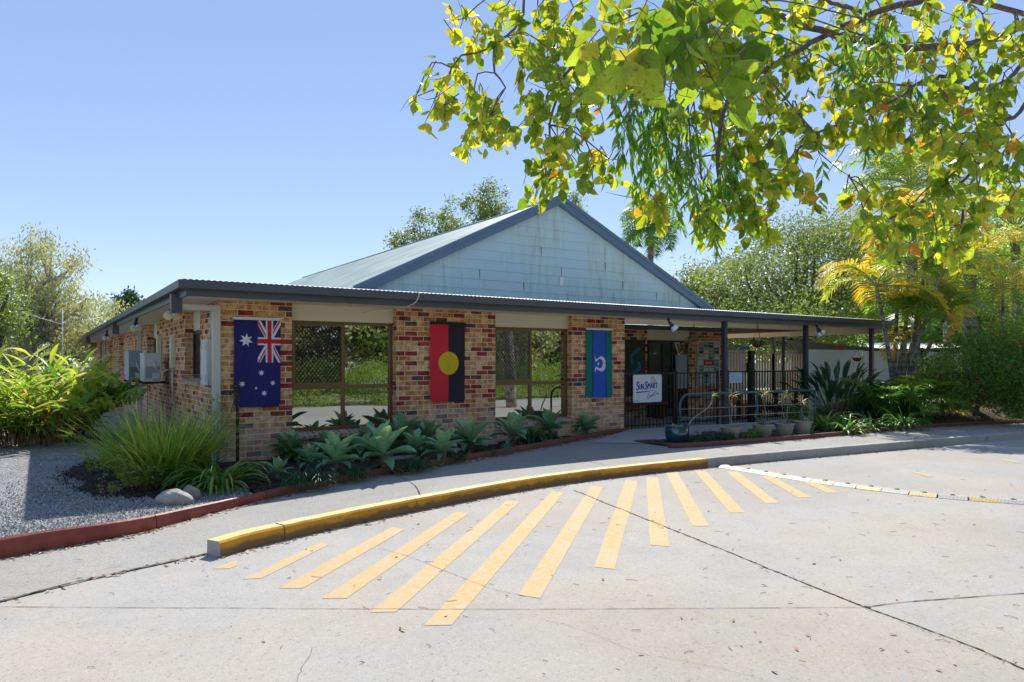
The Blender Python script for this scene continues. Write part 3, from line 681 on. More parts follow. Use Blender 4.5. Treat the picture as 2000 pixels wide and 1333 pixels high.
zl = Z0 + SLP * (XL - X0) - .01; zr = 3.13
sl_ = (ZA - zl) / (XM - XL); sr_ = (ZA - zr) / (XR - XM)
cols = []; y = YG - .12
while y < YR + 3:
    t = min(1, max(0, (YR + 3 - y) / 3)); cols.append((V((XL - .05, y, zl - .02)), V((XL + (XM - XL) * t, y, zl + (ZA - zl) * t)), V((-.4, 0, .9)))); y += .038
corr('main_roof', 'roof_green', cols)
m = MB().mat('roof_green'); m.face([(XM, YG - .12, ZA), (XR + .1, YG - .12, zr - .05), (XR + .1, YR, zr - .05), (XM, YR, ZA)]); m.build('main_roof', B)
m = MB().mat('cement_roof_grey'); m.tube([(XM, YG - .13, ZA + .01), (XM, YR, ZA + .01)], .035, 8); m.build('ridge_cap', B)
# gable wall of lapped boards
m = MB().mat('cladding'); n = 11; zb = 3.02; zs = [zb + (ZA - .12 - zb) * i / n for i in range(n + 1)]
def gx(z): return (XL + (z - zl) / sl_ + .1, XR - (z - zr) / sr_ - .1)
for i in range(n):
    a0, a1 = gx(zs[i]); b0, b1 = gx(zs[i + 1])
    if b1 < b0: b0 = b1 = XM
    m.face([(a0, YG - .012, zs[i]), (a1, YG - .012, zs[i]), (b1, YG + .004, zs[i + 1]), (b0, YG + .004, zs[i + 1])])
    m.face([(a0, YG + .004, zs[i]), (a1, YG + .004, zs[i]), (a1, YG - .012, zs[i]), (a0, YG - .012, zs[i])])
gw = m.build('gable_cladding', B)
m = MB().mat('fence_cream'); c = PY(1096, 549, YG - .02); m.box(c.x - .05, c.x + .05, YG - .045, YG - .013, c.z - .08, c.z + .08); m.lathe((c.x, YG - .02, c.z - .08), [(.0, -.03), (.05, -.03), (.05, 0), (0, 0)], 16, (0, -1, 0)); m.build('vent_cover', gw)
m = MB().mat('gap')
for i, xx in ((1, 7.1), (2, 10.2), (3, 8.2), (4, 9.6), (5, 7.6), (2, 5.9), (1, 11.4)): m.box(xx, xx + .007, YG - .0135, YG - .004, zs[i] + .004, zs[i + 1] - .004)
m.build('board_joint', gw)
def barge(pa, pb, wd, th, matn, dy, name):
    pa, pb = V(pa), V(pb); d = (pb - pa).normalized(); up = V((0, -1, 0)).cross(d); up = up if up.z > 0 else -up
    m = MB().mat(matn); a = pa + V((0, dy, 0)); b = pb + V((0, dy, 0))
    q = [a, b, b - up * wd, a - up * wd]; r = [p + V((0, th, 0)) for p in q]
    if up.z: # mitre at the apex: cut vertical
        q[2] = V((b.x, b.y, b.z - wd / max(.5, up.z))); r[2] = q[2] + V((0, th, 0))
    m.face(q); m.face([r[0], r[3], r[2], r[1]]); m.face([q[0], r[0], r[1], q[1]]); m.face([q[3], q[2], r[2], r[3]]); m.face([q[0], q[3], r[3], r[0]]); m.face([q[1], r[1], r[2], q[2]])
    return m.build(name, B)
for (xa_, za_) in ((XL - .12, zl - .055), (XR + .12, zr - .055)):
    barge((xa_, YG, za_ + .03), (XM, YG, ZA + .05), .20, .13, 'barge_metal', -.13, 'barge_board')
    barge((xa_, YG, za_ + .055), (XM, YG, ZA + .075), .085, .15, 'barge_metal', -.155, 'barge_cap')
# porch posts
def post(x, y, z1, w_=.045, z0=.16, name='porch_post'):
    m = MB().mat('post_metal'); m.box(x - w_, x + w_, y - w_, y + w_, z0, z1); return m.build(name, B)
for px, y in ((1415, -.37), (1573.5, -.37), (1702, -.37)):
    p = PY(px, 700, y); post(p.x, y, 2.546, .05)
p = PY(1511, 700, 3.2); post(p.x, 3.2, 2.70)
# downpipes with the offset under the eaves
for yy in (-.17, 9.6, 22.):
    m = MB().mat('slate_metal'); m.box(XF - .10, XF + .045, yy + .1, yy + .24, 2.33, 2.60); rh = m.build('rain_head', B)
    m = MB().mat('downpipe'); m.box(XF + .046, -.012, yy + .12, yy + .22, 2.38, 2.46)
    m.box(-.115, -.013, yy + .119, yy + .221, .14, 2.379); m.box(-.12, -.008, yy + .112, yy + .228, 1.72, 1.77); m.box(-.12, -.008, yy + .112, yy + .228, .6, .64)
    m.build('downpipe', B)
m = MB().mat('downpipe'); m.tube([(-.03, .45, 2.5), (-.03, .45, 1.95)], .018, 8); m.tube([(-.03, .55, 2.52), (-.03, .55, 1.95)], .016, 8); m.tube([(-.2, 1.9, 2.5), (-.02, 1.1, 2.53)], .02, 6); m.build('conduit', B)
# floodlights
def flood(p, dirs, ring=False):
    m = MB().mat('lamp_navy'); p = V(p); m.lathe(p, [(.0, .05), (.035, .05), (.035, -.02), (0, -.02)], 12); root = m.build('floodlight', B)
    for d in dirs:
        d = V(d).normalized(); q = p + V((0, 0, -.03)); m = MB().mat('lamp_navy'); m.tube([q, q + d * .05, q + d * .11, q + d * .15], [.015, .026, .03, .036], 12)
        m.mat('lamp_white'); m.lathe(q + d * .15, [(.036, 0), (.048, .04), (.062, .085), (.064, .092)], 20, d); m.mat('lamp_face'); m.lathe(q + d * .15, [(.062, .086), (.03, .088), (0, .088)], 20, d)
        m.build('lamp_head', root)
for x, y, ds in ((XF + .03, .75, [(.15, -.75, -.75), (-.35, -.6, -.6)]), (XF + .03, 5.6, [(.1, -.8, -.7), (-.35, -.6, -.7)]), (XF + .03, 13.5, [(.2, -.6, -.8), (-.3, -.5, -.6)])): flood((x, y, 2.50), ds)
p = PY(1304, 620, YF + .02); flood((p.x, YF, 2.5), [(.35, -.3, -.7), (.75, -.15, -.6)])
p = PY(1594, 638, YF + .02); flood((p.x, YF, 2.5), [(.0, -.3, -.8), (.85, -.15, -.5)])
# aerial cable hanging over the gutter
m = MB().mat('downpipe'); a = PY(815, 568, YF - .13); m.tube(smooth_line([(a.x, YF - .10, 2.74), (a.x + .01, YF - .17, 2.735), (a.x - .01, YF - .19, 2.66), (a.x - .07, YF - .15, 2.56), (a.x - .2, YF + .1, 2.50), (a.x - .45, -.2, 2.49), (a.x - .62, -.1, 2.44)], .04), .009, 6); m.build('cable', B)

# things fixed to the side wall
def wallbox(name, label, cat, y0, y1, z0, z1, dep, matn, extra=None, off=0):
    r = thing(name, label, cat, (-dep / 2 - off, (y0 + y1) / 2, z0)); m = MB().mat(matn); m.box(-dep - off, -.004 - off, y0, y1, z0, z1); m.build('cabinet', r)
    m = MB().mat(matn); m.box(-dep - off - .012, -dep - off - .001, y0 + .03, y1 - .03, z0 + .03, z1 - .03); d = m.build('door', r)
    m = MB().mat('gap')
    for zz in (z0 + .12, z1 - .12):
        for k in range(4): m.box(-dep - off - .0135, -dep - off - .0125, y0 + .06, y0 + .12, zz + k * .018 - .03, zz + k * .018 - .024); m.box(-dep - off - .0135, -dep - off - .0125, y1 - .12, y1 - .06, zz + k * .018 - .03, zz + k * .018 - .024)
    m.build('vent_slots', d); return r
wallbox('meter_cabinet', 'tall pale steel cabinet on the side wall next to the corner downpipe', 'cabinet', .30, .78, 1.27, 1.97, .13, 'pale_box')
def ac(name, label, x0, y0, y1, z0, z1, matn, group):
    r = thing(name, label, 'air conditioner', (-.45, (y0 + y1) / 2, z0), group)
    m = MB().mat(matn); m.box(-.47, -.17, y0, y1, z0, z1); m.box(-.48, -.16, y0 - .01, y1 + .01, z1, z1 + .02); m.build('casing', r)
    m = MB().mat('gap')
    for k in range(11): m.box(-.45, -.19, y0 - .004, y0 - .001, z0 + .08 + k * .022, z0 + .088 + k * .022)
    m.build('louvre', r)
    m = MB().mat('pale_box'); m.box(-.33, -.19, y0 - .05, y0 - .005, z0 + .05, z0 + .18); m.build('valve_cover', r)
    m = MB().mat('pale_box'); m.tube(smooth_line([(-.3, y0 - .02, z0 + .42), (-.28, y0 - .09, z0 + .3), (-.2, y0 - .1, z0 + .2), (-.05, y0 - .15, z0 + .25)], .03), .014, 8); m.build('hose', r)
    m = MB().mat('black_metal'); m.box(-.5, 0, y0 + .08, y0 + .12, z0 - .045, z0 - .003); m.box(-.5, 0, y1 - .12, y1 - .08, z0 - .045, z0 - .003); m.build('bracket', r)
ac('air_conditioner', 'white air conditioner outdoor unit bracketed to the side wall, nearer to the corner', 0, 4.95, 5.7, 1.21, 1.78, 'ac_white', 'outdoor units on the side wall')
ac('air_conditioner', 'blue grey air conditioner outdoor unit on the side wall behind the white one', 0, 8.0, 8.95, 1.17, 1.85, 'grey_box', 'outdoor units on the side wall')
r = thing('pipe_cover', 'tall cream pipe cover on the side wall right of the white air conditioner', 'pipe cover', (-.05, 4.29, 1.5)); m = MB().mat('trim'); m.box(-.085, -.003, 4.2, 4.38, 1.5, 2.1); m.face([(-.085, 4.2, 2.1), (-.085, 4.38, 2.1), (-.003, 4.38, 2.2), (-.003, 4.2, 2.2)]); m.face([(-.085, 4.2, 2.1), (-.003, 4.2, 2.2), (-.003, 4.2, 2.1)]); m.build('cover', r); m = MB().mat('downpipe'); m.tube([(-.04, 4.29, 1.5), (-.04, 4.29, .8)], .018, 8); m.build('pipe', r)
r = thing('pipe_cover', 'second cream pipe cover between the two air conditioners', 'pipe cover', (-.05, 6.2, 1.5)); m = MB().mat('trim'); m.box(-.085, -.003, 6.15, 6.33, 1.5, 2.2); m.build('cover', r)

# ------------------------------------------------------------------ flags: cloth mesh with its pattern
def ripple(seed):
    def f(u, v): return .009 * sin(u * 8 + v * 2.2 + seed) * (.35 + v) + .014 * sin(v * 3 + u * 4 + seed * 2) * v + .005 * sin(u * 19 + v * 7 + seed) * (1.2 - v) + .004 * sin((u + v * .6) * 31 + seed)
    return f
def clip(poly, x0, x1, y0, y1):
    for ax, lim, sg in ((0, x0, 1), (0, x1, -1), (1, y0, 1), (1, y1, -1)):
        out = []
        for i in range(len(poly)):
            a, b = poly[i - 1], poly[i]; ia = sg * (a[ax] - lim) >= -1e-9; ib = sg * (b[ax] - lim) >= -1e-9
            if ia != ib:
                t = (lim - a[ax]) / (b[ax] - a[ax]); out.append((a[0] + (b[0] - a[0]) * t, a[1] + (b[1] - a[1]) * t))
            if ib: out.append(b)
        poly = out
        if not poly: return []
    return poly
def flag(label, x0, x1, zt, zb, layers, seed, sleeve='c_sleeve'):
    W, Hh = x1 - x0, zt - zb; r = thing('flag', label, 'flag', ((x0 + x1) / 2, 0, zb), 'vertical flags on the brick piers'); rp = ripple(seed); yb = -.035
    def P(u, v, l=0): return (x0 + u * W, yb - rp(u, v) - l * .0006, zt - v * Hh + .004 * sin(u * 3.1 + 1.5) * v)
    m = MB(); m.sm = True
    def grid(u0, u1, v0, v1, mt, l):
        m.mat(mt); nu = max(1, int((u1 - u0) * 26)); nv = max(1, int((v1 - v0) * 44)); k0 = len(m.v)
        for j in range(nv + 1):
            for i in range(nu + 1): m.v.append(P(u0 + (u1 - u0) * i / nu, v0 + (v1 - v0) * j / nv, l))
        for j in range(nv):
            for i in range(nu):
                a = k0 + j * (nu + 1) + i; m.add((a, a + nu + 1, a + nu + 2, a + 1))
    def poly(pts, mt, l):      # fine strips so the pattern follows the cloth
        m.mat(mt); us = [p[0] for p in pts]; vs = [p[1] for p in pts]; n = max(1, int((max(vs) - min(vs)) * 44)); nu = max(1, int((max(us) - min(us)) * 26))
        for j in range(n):
            a = min(vs) + (max(vs) - min(vs)) * j / n; b = min(vs) + (max(vs) - min(vs)) * (j + 1) / n
            for i in range(nu):
                c = min(us) + (max(us) - min(us)) * i / nu; d = min(us) + (max(us) - min(us)) * (i + 1) / nu
                q = clip(pts, c, d, a, b)
                if len(q) > 2: m.face([P(u, v, l) for u, v in q])
    layers(grid, poly, W, Hh); m.build('cloth', r)
    m = MB().mat(sleeve); m.box(x0 - .01, x1 + .01, yb - .022, yb - .004, zt - .012, zt + .03); m.mat('c_white'); m.tube([(x0 - .06, yb - .01, zt + .04), (x0, yb - .01, zt + .01)], .008, 6); m.tube([(x1 + .05, yb - .01, zt + .04), (x1, yb - .01, zt + .01)], .008, 6); m.build('sleeve', r)
    for u in (.02, .98): m = MB().mat('c_white'); q = P(u, .985, 12); m.lathe(q, [(.008, 0), (.008, .003), (0, .003)], 8, (0, -1, 0)); m.build('eyelet', r)
def star(cx, cy, r, n, W, Hh, inner=.45, rot=0):
    return [(cx + (r if k % 2 == 0 else r * inner) * sin(pi * k / n + rot) / W, cy - (r if k % 2 == 0 else r * inner) * cos(pi * k / n + rot) / Hh) for k in range(2 * n)]
def star_tris(poly, s, c, mt, l):
    n = len(s)
    for i in range(0, n, 2): poly([s[i - 1], s[i], s[i + 1], c], mt, l)
def aus(grid, poly, W, Hh):
    grid(0, 1, 0, 1, 'c_navy', 0); u0, u1, v0, v1 = .505, 1., .006, .492; cu, cv = (u0 + u1) / 2, (v0 + v1) / 2; w_, h_ = u1 - u0, v1 - v0
    def band(ax, ay, bx, by, wd, off, mt, l):
        dx, dy = (bx - ax) * W, (by - ay) * Hh; L = math.hypot(dx, dy); nx, ny = -dy / L, dx / L
        q = []
        for (x, y, s) in ((ax, ay, off - wd), (bx, by, off - wd), (bx, by, off + wd), (ax, ay, off + wd)): q.append((x + nx * s / W, y + ny * s / Hh))
        q = clip(q, u0, u1, v0, v1)
        if len(q) > 2: poly(q, mt, l)
    band(u0, v0, u1, v1, .033, 0, 'c_white', 1); band(u1, v0, u0, v1, .033, 0, 'c_white', 1.5)
    band(u0, v0, cu, cv, .011, .010, 'c_red', 3); band(u1, v1, cu, cv, .011, .010, 'c_red', 3); band(u1, v0, cu, cv, .011, .010, 'c_red', 3); band(u0, v1, cu, cv, .011, .010, 'c_red', 3)
    poly([(cu - .078, v0), (cu + .082, v0), (cu + .082, v1), (cu - .078, v1)], 'c_white', 5); poly([(u0, cv - .044), (u1, cv - .044), (u1, cv + .044), (u0, cv + .044)], 'c_white', 5.5)
    poly([(cu - .043, v0), (cu + .047, v0), (cu + .047, v1), (cu - .043, v1)], 'c_red', 8); poly([(u0, cv - .026), (u1, cv - .026), (u1, cv + .026), (u0, cv + .026)], 'c_red', 8.5)
    for (x, y, r_, n) in ((.258, .24, .106, 7), (.577, .61, .047, 7), (.18, .738, .048, 7), (.825, .728, .045, 7), (.468, .785, .024, 5), (.633, .842, .046, 7)):
        star_tris(poly, star(x, y, r_, n, W, Hh, .46, pi / 2 if n == 5 else .1), (x, y), 'c_white', 2)
flag('navy flag with white stars and a red and white cross canton on the corner pier', .18, .872, 2.275, .935, aus, 1)
def abo(grid, poly, W, Hh):
    grid(0, .51, 0, 1, 'c_red2', 0); grid(.51, 1, 0, 1, 'c_black', 0); c = [(.525 + .205 / W * sin(2 * pi * k / 40), .505 - .205 / Hh * cos(2 * pi * k / 40)) for k in range(40)]; poly(c, 'c_yellow', 3)
flag('red and black flag with a yellow disc on the wide middle pier', 3.47, 4.185, 2.30, .905, abo, 2.4, 'c_black')
def tsi(grid, poly, W, Hh):
    for a, b, c in ((0, .235, 'c_green'), (.235, .262, 'c_black'), (.262, .755, 'c_blue'), (.755, .782, 'c_black'), (.782, 1, 'c_green')): grid(a, b, 0, 1, c, 0)
    cx, cy = .505, .505; ou = []; 
    A = [(.30, .365), (.335, .405), (.36, .435), (.42, .432), (.50, .405), (.60, .392), (.68, .405), (.735, .44), (.765, .485), (.735, .50), (.765, .515), (.745, .565), (.70, .60), (.62, .62), (.52, .61), (.43, .588), (.385, .578), (.36, .60), (.335, .64)]
    Bq = [(.325, .60), (.33, .56), (.39, .545), (.46, .56), (.53, .575), (.60, .56), (.64, .52), (.645, .485), (.62, .45), (.56, .43), (.48, .437), (.42, .462), (.36, .475), (.325, .44), (.32, .40)]
    Bq = Bq[::-1]; n = 14
    def samp(L, t):
        x = t * (len(L) - 1); i = min(int(x), len(L) - 2); f = x - i; return (L[i][0] + (L[i + 1][0] - L[i][0]) * f, L[i][1] + (L[i + 1][1] - L[i][1]) * f)
    N = 36
    for i in range(N): poly([samp(A, i / N), samp(A, (i + 1) / N), samp(Bq, (i + 1) / N), samp(Bq, i / N)], 'c_white', 3)
    star_tris(poly, star(.47, .505, .052, 5, W, Hh, .4, pi / 2 * 0 - .3), (.47, .505), 'c_white', 3.5)
flag('green, black and blue striped flag with a white headdress on the pier by the gate', 7.04, 7.735, 2.285, .88, tsi, 4)

# mural panel and notice board
yb = YA - .035
def pan(px, py): p = PY(px, py, yb); return (p.x, p.z)
x0, zt = pan(1221, 664); x1, zb = pan(1260.5, 740); zb = .75
r = thing('mural_panel', 'dark mural panel with a winding blue river on the entrance wall', 'mural', ((x0 + x1) / 2, yb, zb))
m = MB().mat('mural_base'); m.box(x0 - .2, x1, yb, YA - .002, zb, zt); m.build('panel', r); Wm, Hm = x1 - x0, PY(1221, 664, yb).z - PY(1221, 731, yb).z
def mp(u, v, l=1): return (x0 + u * Wm, yb - .002 * l, zt - v * Hm)
m = MB().mat('mural_green'); m.face([mp(*q) for q in ((.72, .22), (.3, .42), (.26, .62), (.28, .97), (.5, .98), (.74, .85), (.72, .6), (.68, .45))][::-1]); m.build('painted_land', r)
def river(pts, wd):
    P = smooth_line([(u, v, 0) for u, v in pts], .05); m = MB().mat('mural_blue'); prev = None
    for i, p in enumerate(P):
        d = (P[min(i + 1, len(P) - 1)] - P[max(i - 1, 0)]).normalized(); nn = V((-d.y, d.x, 0)) * wd; q = (p + nn, p - nn)
        if prev: m.face([mp(prev[0].x, prev[0].y, 3), mp(prev[1].x, prev[1].y, 3), mp(q[1].x, q[1].y, 3), mp(q[0].x, q[0].y, 3)])
        prev = q
    m.build('painted_river', r)
river([(.72, .23), (.55, .32), (.36, .42), (.28, .52), (.30, .62), (.38, .69)], .055); river([(.62, .66), (.72, .74), (.70, .83), (.52, .92), (.34, 1.02), (.3, 1.06)], .055)
m = MB().mat('mural_ochre')
for k in range(150):
    u, v = U(.03, .97), U(.05, 1.2)
    if .2 < u < .75 and .2 < v < 1: continue
    p = mp(u, v, 2); m.box(p[0] - .008, p[0] + .008, p[1] - .001, p[1], p[2] - .008, p[2] + .008)
m.build('painted_dots', r)
x0, zt = pan(1364, 668); x1, zb = pan(1404, 749); yb2 = YA - .05
r = thing('notice_board', 'glazed notice board full of papers on the brick pier beside the entrance', 'notice board', ((x0 + x1) / 2, yb, zb))
m = MB().mat('board_back'); m.box(x0, x1, yb, YA - .002, zb, zt); m.build('board', r)
m = MB().mat('fence_steel'); f = .018
m.box(x0 - f, x1 + f, yb - .02, YA - .003, zt, zt + f); m.box(x0 - f, x1 + f, yb - .02, YA - .003, zb - f, zb); m.box(x0 - f, x0, yb - .019, YA - .003, zb, zt); m.box(x1, x1 + f, yb - .019, YA - .003, zb, zt); m.build('frame', r)
cols_ = ['paper_white', 'paper_teal', 'paper_white', 'paper_navy', 'paper_white', 'paper_green', 'paper_yellow', 'paper_white']
nx, nz = 4, 7; Wn, Hn = (x1 - x0) / nx, (zt - zb) / nz
for i in range(nx):
    for j in range(nz):
        if i in (1, 2) and j in (3,): continue
        if j == 0 and i == 0: continue
        m = MB().mat(random.choice(cols_)); a = x0 + (i + U(.02, .1)) * Wn; b = x0 + (i + U(.86, .98)) * Wn; c = zt - (j + U(.84, .97)) * Hn; d = zt - (j + U(.03, .12)) * Hn
        m.box(a, b, yb - .004, yb - .001, c, d)
        if m.names[0] != 'paper_white' or rnd() < .4: m.mat('paper_white' if m.names[0] != 'paper_white' else 'paper_navy'); m.box(a + .02, b - .02, yb - .006, yb - .0045, c + Hn * .5, c + Hn * .62)
        m.build('paper', r)
m = MB().mat('paper_red'); m.box(x0 + Wn * 1.02, x0 + Wn * 2.98, yb - .006, yb - .001, zt - 3.95 * Hn, zt - 3.02 * Hn); m.mat('paper_white'); m.box(x0 + Wn * 1.3, x0 + Wn * 2.7, yb - .008, yb - .0065, zt - 3.45 * Hn, zt - 3.36 * Hn); m.box(x0 + Wn * 1.3, x0 + Wn * 2.5, yb - .008, yb - .0065, zt - 3.68 * Hn, zt - 3.6 * Hn); m.build('red_poster', r)

# ------------------------------------------------------------------ fences, gate, signs, rail
def pool_fence(name, label, a, b, z0, z1, pitch=.1, matn='black_metal', bw=.008, posts=(0, 1), rails=(.08, 0), group=None, gap=0):
    a, b = V(a), V(b); d = b - a; L = d.length; d.normalize(); nn = V((-d.y, d.x, 0)); r = thing(name, label, 'gate' if 'gate' in name else 'fence', tuple(a), group)
    for zz in (z0 + rails[0], z1 - rails[1]): m = MB().mat(matn); m.obox((a + b) / 2 + V((0, 0, zz)), d * L / 2, nn * .014, V((0, 0, .016))); m.build('rail', r)
    n = max(2, int(L / pitch)); k = 0
    for i in range(1, n):
        m = MB().mat(matn); p = a + d * L * i / n; m.obox(p + V((0, 0, (z0 + z1) / 2)), d * bw, nn * bw, V((0, 0, (z1 - z0) / 2 - .017 + (.02 if gap else 0)))); m.build('picket', r); k += 1
    for t in posts:
        m = MB().mat(matn); m.obox(a + d * L * t + V((0, 0, (z1 + z0) / 2 + .02)), d * .022, nn * .022, V((0, 0, (z1 - z0) / 2 + .03))); m.build('fence_post', r)
    return r
P1 = (8.14, .02, 0); yb = -.34
p1415 = PY(1408, 700, -.37); gl = PY(1316, 700, -.1); 
pool_fence('metal_fence', 'black bar fence carrying the big white sign between brick pier and gate', P1, (gl.x, -.1, 0), .16, 1.36, .095)
pool_fence('metal_gate', 'black bar entrance gate between the white sign and the first porch post', (gl.x + .06, -.12, 0), (p1415.x - .08, -.34, 0), .19, 1.36, .095)
g2a = PY(1421, 700, -.36); g2b = PY(1462, 700, -.36); g2c = PY(1470, 700, -.36); g2d = PY(1568, 700, -.37)
pool_fence('metal_fence', 'short black bar fence with the small pale blue sign right of the first porch post', (g2a.x, -.36, 0), (g2b.x, -.36, 0), .19, 1.38, .1)
pool_fence('metal_fence', 'black bar fence between the tall black gate post and the middle porch post', (g2c.x + .05, -.36, 0), (g2d.x, -.36, 0), .19, 1.38, .1)
r = thing('gate_post', 'tall black square post with a latch behind the small pale blue sign', 'post', (g2b.x + .08, -.36, .17)); m = MB().mat('black_metal'); m.box(g2b.x + .03, g2c.x + .02, -.41, -.31, .17, 1.88); m.build('shaft', r); m = MB().mat('black_metal'); m.box(g2b.x - .03, g2b.x + .025, -.40, -.32, 1.35, 1.6); m.build('latch', r)
# tall beige picket fence behind
a = PY(1421, 700, 2.6); b = PY(1590, 700, 2.6)
pool_fence('picket_fence', 'tall beige picket fence behind the low black bar fence', (a.x, 2.6, 0), (b.x, 2.6, 0), .17, PY(1500, 688, 2.6).z, .135, 'picket_beige', .022, (0, .5, 1), (.25, .03), gap=0)
# white ribbed steel fence to the right
def ribbed(name, label, a, b, z0, z1, matn, pitch=.095):
    a, b = V(a), V(b); d = b - a; L = d.length; d.normalize(); nn = V((-d.y, d.x, 0)); r = thing(name, label, 'fence', tuple(a)); np_ = max(1, round(L / 2.35))
    for q in range(np_):
        m = MB().mat(matn); p0 = a + d * (L * q / np_ + .03); w_ = L / np_ - .06; n = int(w_ / (pitch / 4)); k0 = 0
        for i in range(n + 1):
            o_ = (.0, .012, .012, 0)[i % 4]; p = p0 + d * (w_ * i / n) + nn * o_; m.v.append((p.x, p.y, z0)); m.v.append((p.x, p.y, z1))
        for i in range(n): m.add((2 * i, 2 * i + 2, 2 * i + 3, 2 * i + 1))
        m.build('panel', r)
        m = MB().mat(matn); c = p0 + d * w_ / 2; m.obox(c + V((0, 0, z1 + .012)), d * w_ / 2, nn * .022, V((0, 0, .02))); m.obox(c + V((0, 0, z0 + .02)), d * w_ / 2, nn * .022, V((0, 0, .02))); m.build('rail', r)
        m = MB().mat(matn); m.obox(a + d * (L * q / np_) + V((0, 0, (z0 + z1) / 2 + .02)), d * .028, nn * .028, V((0, 0, (z1 - z0) / 2 + .02))); m.build('fence_post', r)
    return r
fa = PY(1577, 700, .35); fb = PY(1692, 700, .2)
ribbed('steel_fence', 'pale ribbed steel fence behind the broad leaved clump, right of the middle porch post', (fa.x, .35, 0), (fb.x, .3, 0), .1, PY(1640, 686, .3).z, 'fence_steel')
ribbed('steel_fence', 'continuation of the pale ribbed steel fence behind the palm stems', (fb.x + .06, .3, 0), (27, -.2, 0), .1, PY(1640, 688, .3).z, 'fence_steel')
ribbed('steel_fence', 'far cream ribbed steel fence at the back of the play yard', (10, 17, 0), (40, 14, 0), .0, 1.45, 'fence_cream')
# small capped timber fence and sails beyond
root = thing('shade_sail', 'large white and grey shade sail behind the pale steel fence', 'shade sail', (22, 6, 2))
m = MB(); m.sm = True
def sail(c, mt, sag=.25, n=10):
    m.mat(mt); c = [V(p) for p in c]; k0 = len(m.v)
    for j in range(n + 1):
        for i in range(n + 1):
            u, v = i / n, j / n; p = c[0].lerp(c[1], u).lerp(c[3].lerp(c[2], u), v); p = p + V((0, 0, -sag * 16 * u * (1 - u) * v * (1 - v) * .5)); m.v.append(tuple(p))
    for j in range(n):
        for i in range(n): a = k0 + j * (n + 1) + i; m.add((a, a + 1, a + n + 2, a + n + 1))
sail([tuple(at(1535, 664, 22)), tuple(at(1790, 687, 21)), tuple(at(1760, 684, 26)), tuple(at(1560, 690, 24))], 'sail_grey', .1)
m.build('cloth', root); m = MB(); m.sm = True
sail([tuple(at(1690, 671, 26)), tuple(at(1860, 662, 30)), tuple(at(1880, 679, 22)), tuple(at(1700, 683, 23))], 'sail_white', .1); m.build('cloth', root)
for px, d, py in ((1530, 22, 664), (1800, 21, 686)): 
    p = at(px, py, d); m = MB().mat('post_metal'); m.tube([(p.x, p.y, 0), (p.x, p.y, p.z + .1)], .05, 8); m.build('pole', root)
root = thing('shed', 'pale grey shed wall and roof edge seen under the porch beyond the pickets', 'shed', (16, 13, 0))
a = at(1400, 678, 28); b = at(1478, 677, 28); m = MB().mat('fence_steel'); m.box(a.x - 2, b.x + .5, a.y, a.y + 3, 0, a.z - .1); m.build('wall', root); m = MB().mat('barge_metal'); m.box(a.x - 2.1, b.x + .6, a.y - .12, a.y + 3.1, a.z - .095, a.z + .05); m.build('roof', root)

# big sign on the fence
s0 = PY(1229, 733, -.02); s1 = PY(1287, 785, -.06); ax, bx, zt, zb = s0.x, s1.x, PY(1229, 732.5, -.05).z, PY(1229, 787, -.05).z
yq = -.14; r = thing('sign', 'white sign reading SunSmart Centre hung on the black fence beside the brick pier', 'sign', ((ax + bx) / 2, yq, zb))
W, Hh = bx - ax, zt - zb
def rr(m, x0, x1, z0, z1, rad, y0, y1):
    pts = []
    for cx_, cz_, a0 in ((x1 - rad, z1 - rad, 0), (x0 + rad, z1 - rad, 90), (x0 + rad, z0 + rad, 180), (x1 - rad, z0 + rad, 270)):
        for k in range(5): a = R_(a0 + k * 22.5); pts.append((cx_ + rad * cos(a), cz_ + rad * sin(a)))
    m.face([(x, y0, z) for x, z in pts][::-1]); m.face([(x, y1, z) for x, z in pts])
    for i in range(len(pts)): a, b = pts[i - 1], pts[i]; m.face([(a[0], y0, a[1]), (b[0], y0, b[1]), (b[0], y1, b[1]), (a[0], y1, a[1])])
m = MB().mat('sign_white'); rr(m, ax, bx, zb, zt, .035, yq - .004, yq + .004); m.build('board', r)
def txt(m, s, u, v, hgt, wid=None, shear=0, l=1.5, rot=0):
    vs, fs = text_faces(s, 1., shear); x_ = max(v[0] for v in vs); y_ = max(v[1] for v in vs); y0_ = min(v[1] for v in vs); x0_ = min(v[0] for v in vs)
    sy = hgt / (y_ - min(0, y0_)) if hgt else 1; sx = (wid / (x_ - x0_)) if wid else sy; k = len(m.v)
    for a, b in vs:
        px, pz = (a - x0_) * sx, b * sy; px, pz = px * cos(rot) - pz * sin(rot), px * sin(rot) + pz * cos(rot)
        m.v.append((ax + u * W + px, yq - .004 - .001 * l, zt - v * Hh + pz))
    for f in fs: m.add(tuple(k + i for i in f))
def bold(m, s, u, v, hgt, wid, shear=0):
    for dx in (-.007, 0, .007): txt(m, s, u + dx, v, hgt, wid, shear, 1.5 + dx * 20)
m = MB().mat('sign_blue')
bold(m, 'S', .10, .545, .30 * Hh, .10 * W, .15); bold(m, 'UN', .205, .53, .205 * Hh, .155 * W); bold(m, 'S', .395, .54, .30 * Hh, .10 * W, .15); bold(m, 'MART', .50, .505, .20 * Hh, .345 * W)
m.build('lettering', r)
m = MB().mat('sign_blue'); q = lambda u, v, l=2: (ax + u * W, yq - .004 - .001 * l, zt - v * Hh)
m.face([q(.10, .61), q(.10, .66), q(.45, .625), q(.80, .575), q(.45, .595)]); m.build('underline', r)
m = MB().mat('sign_gold')
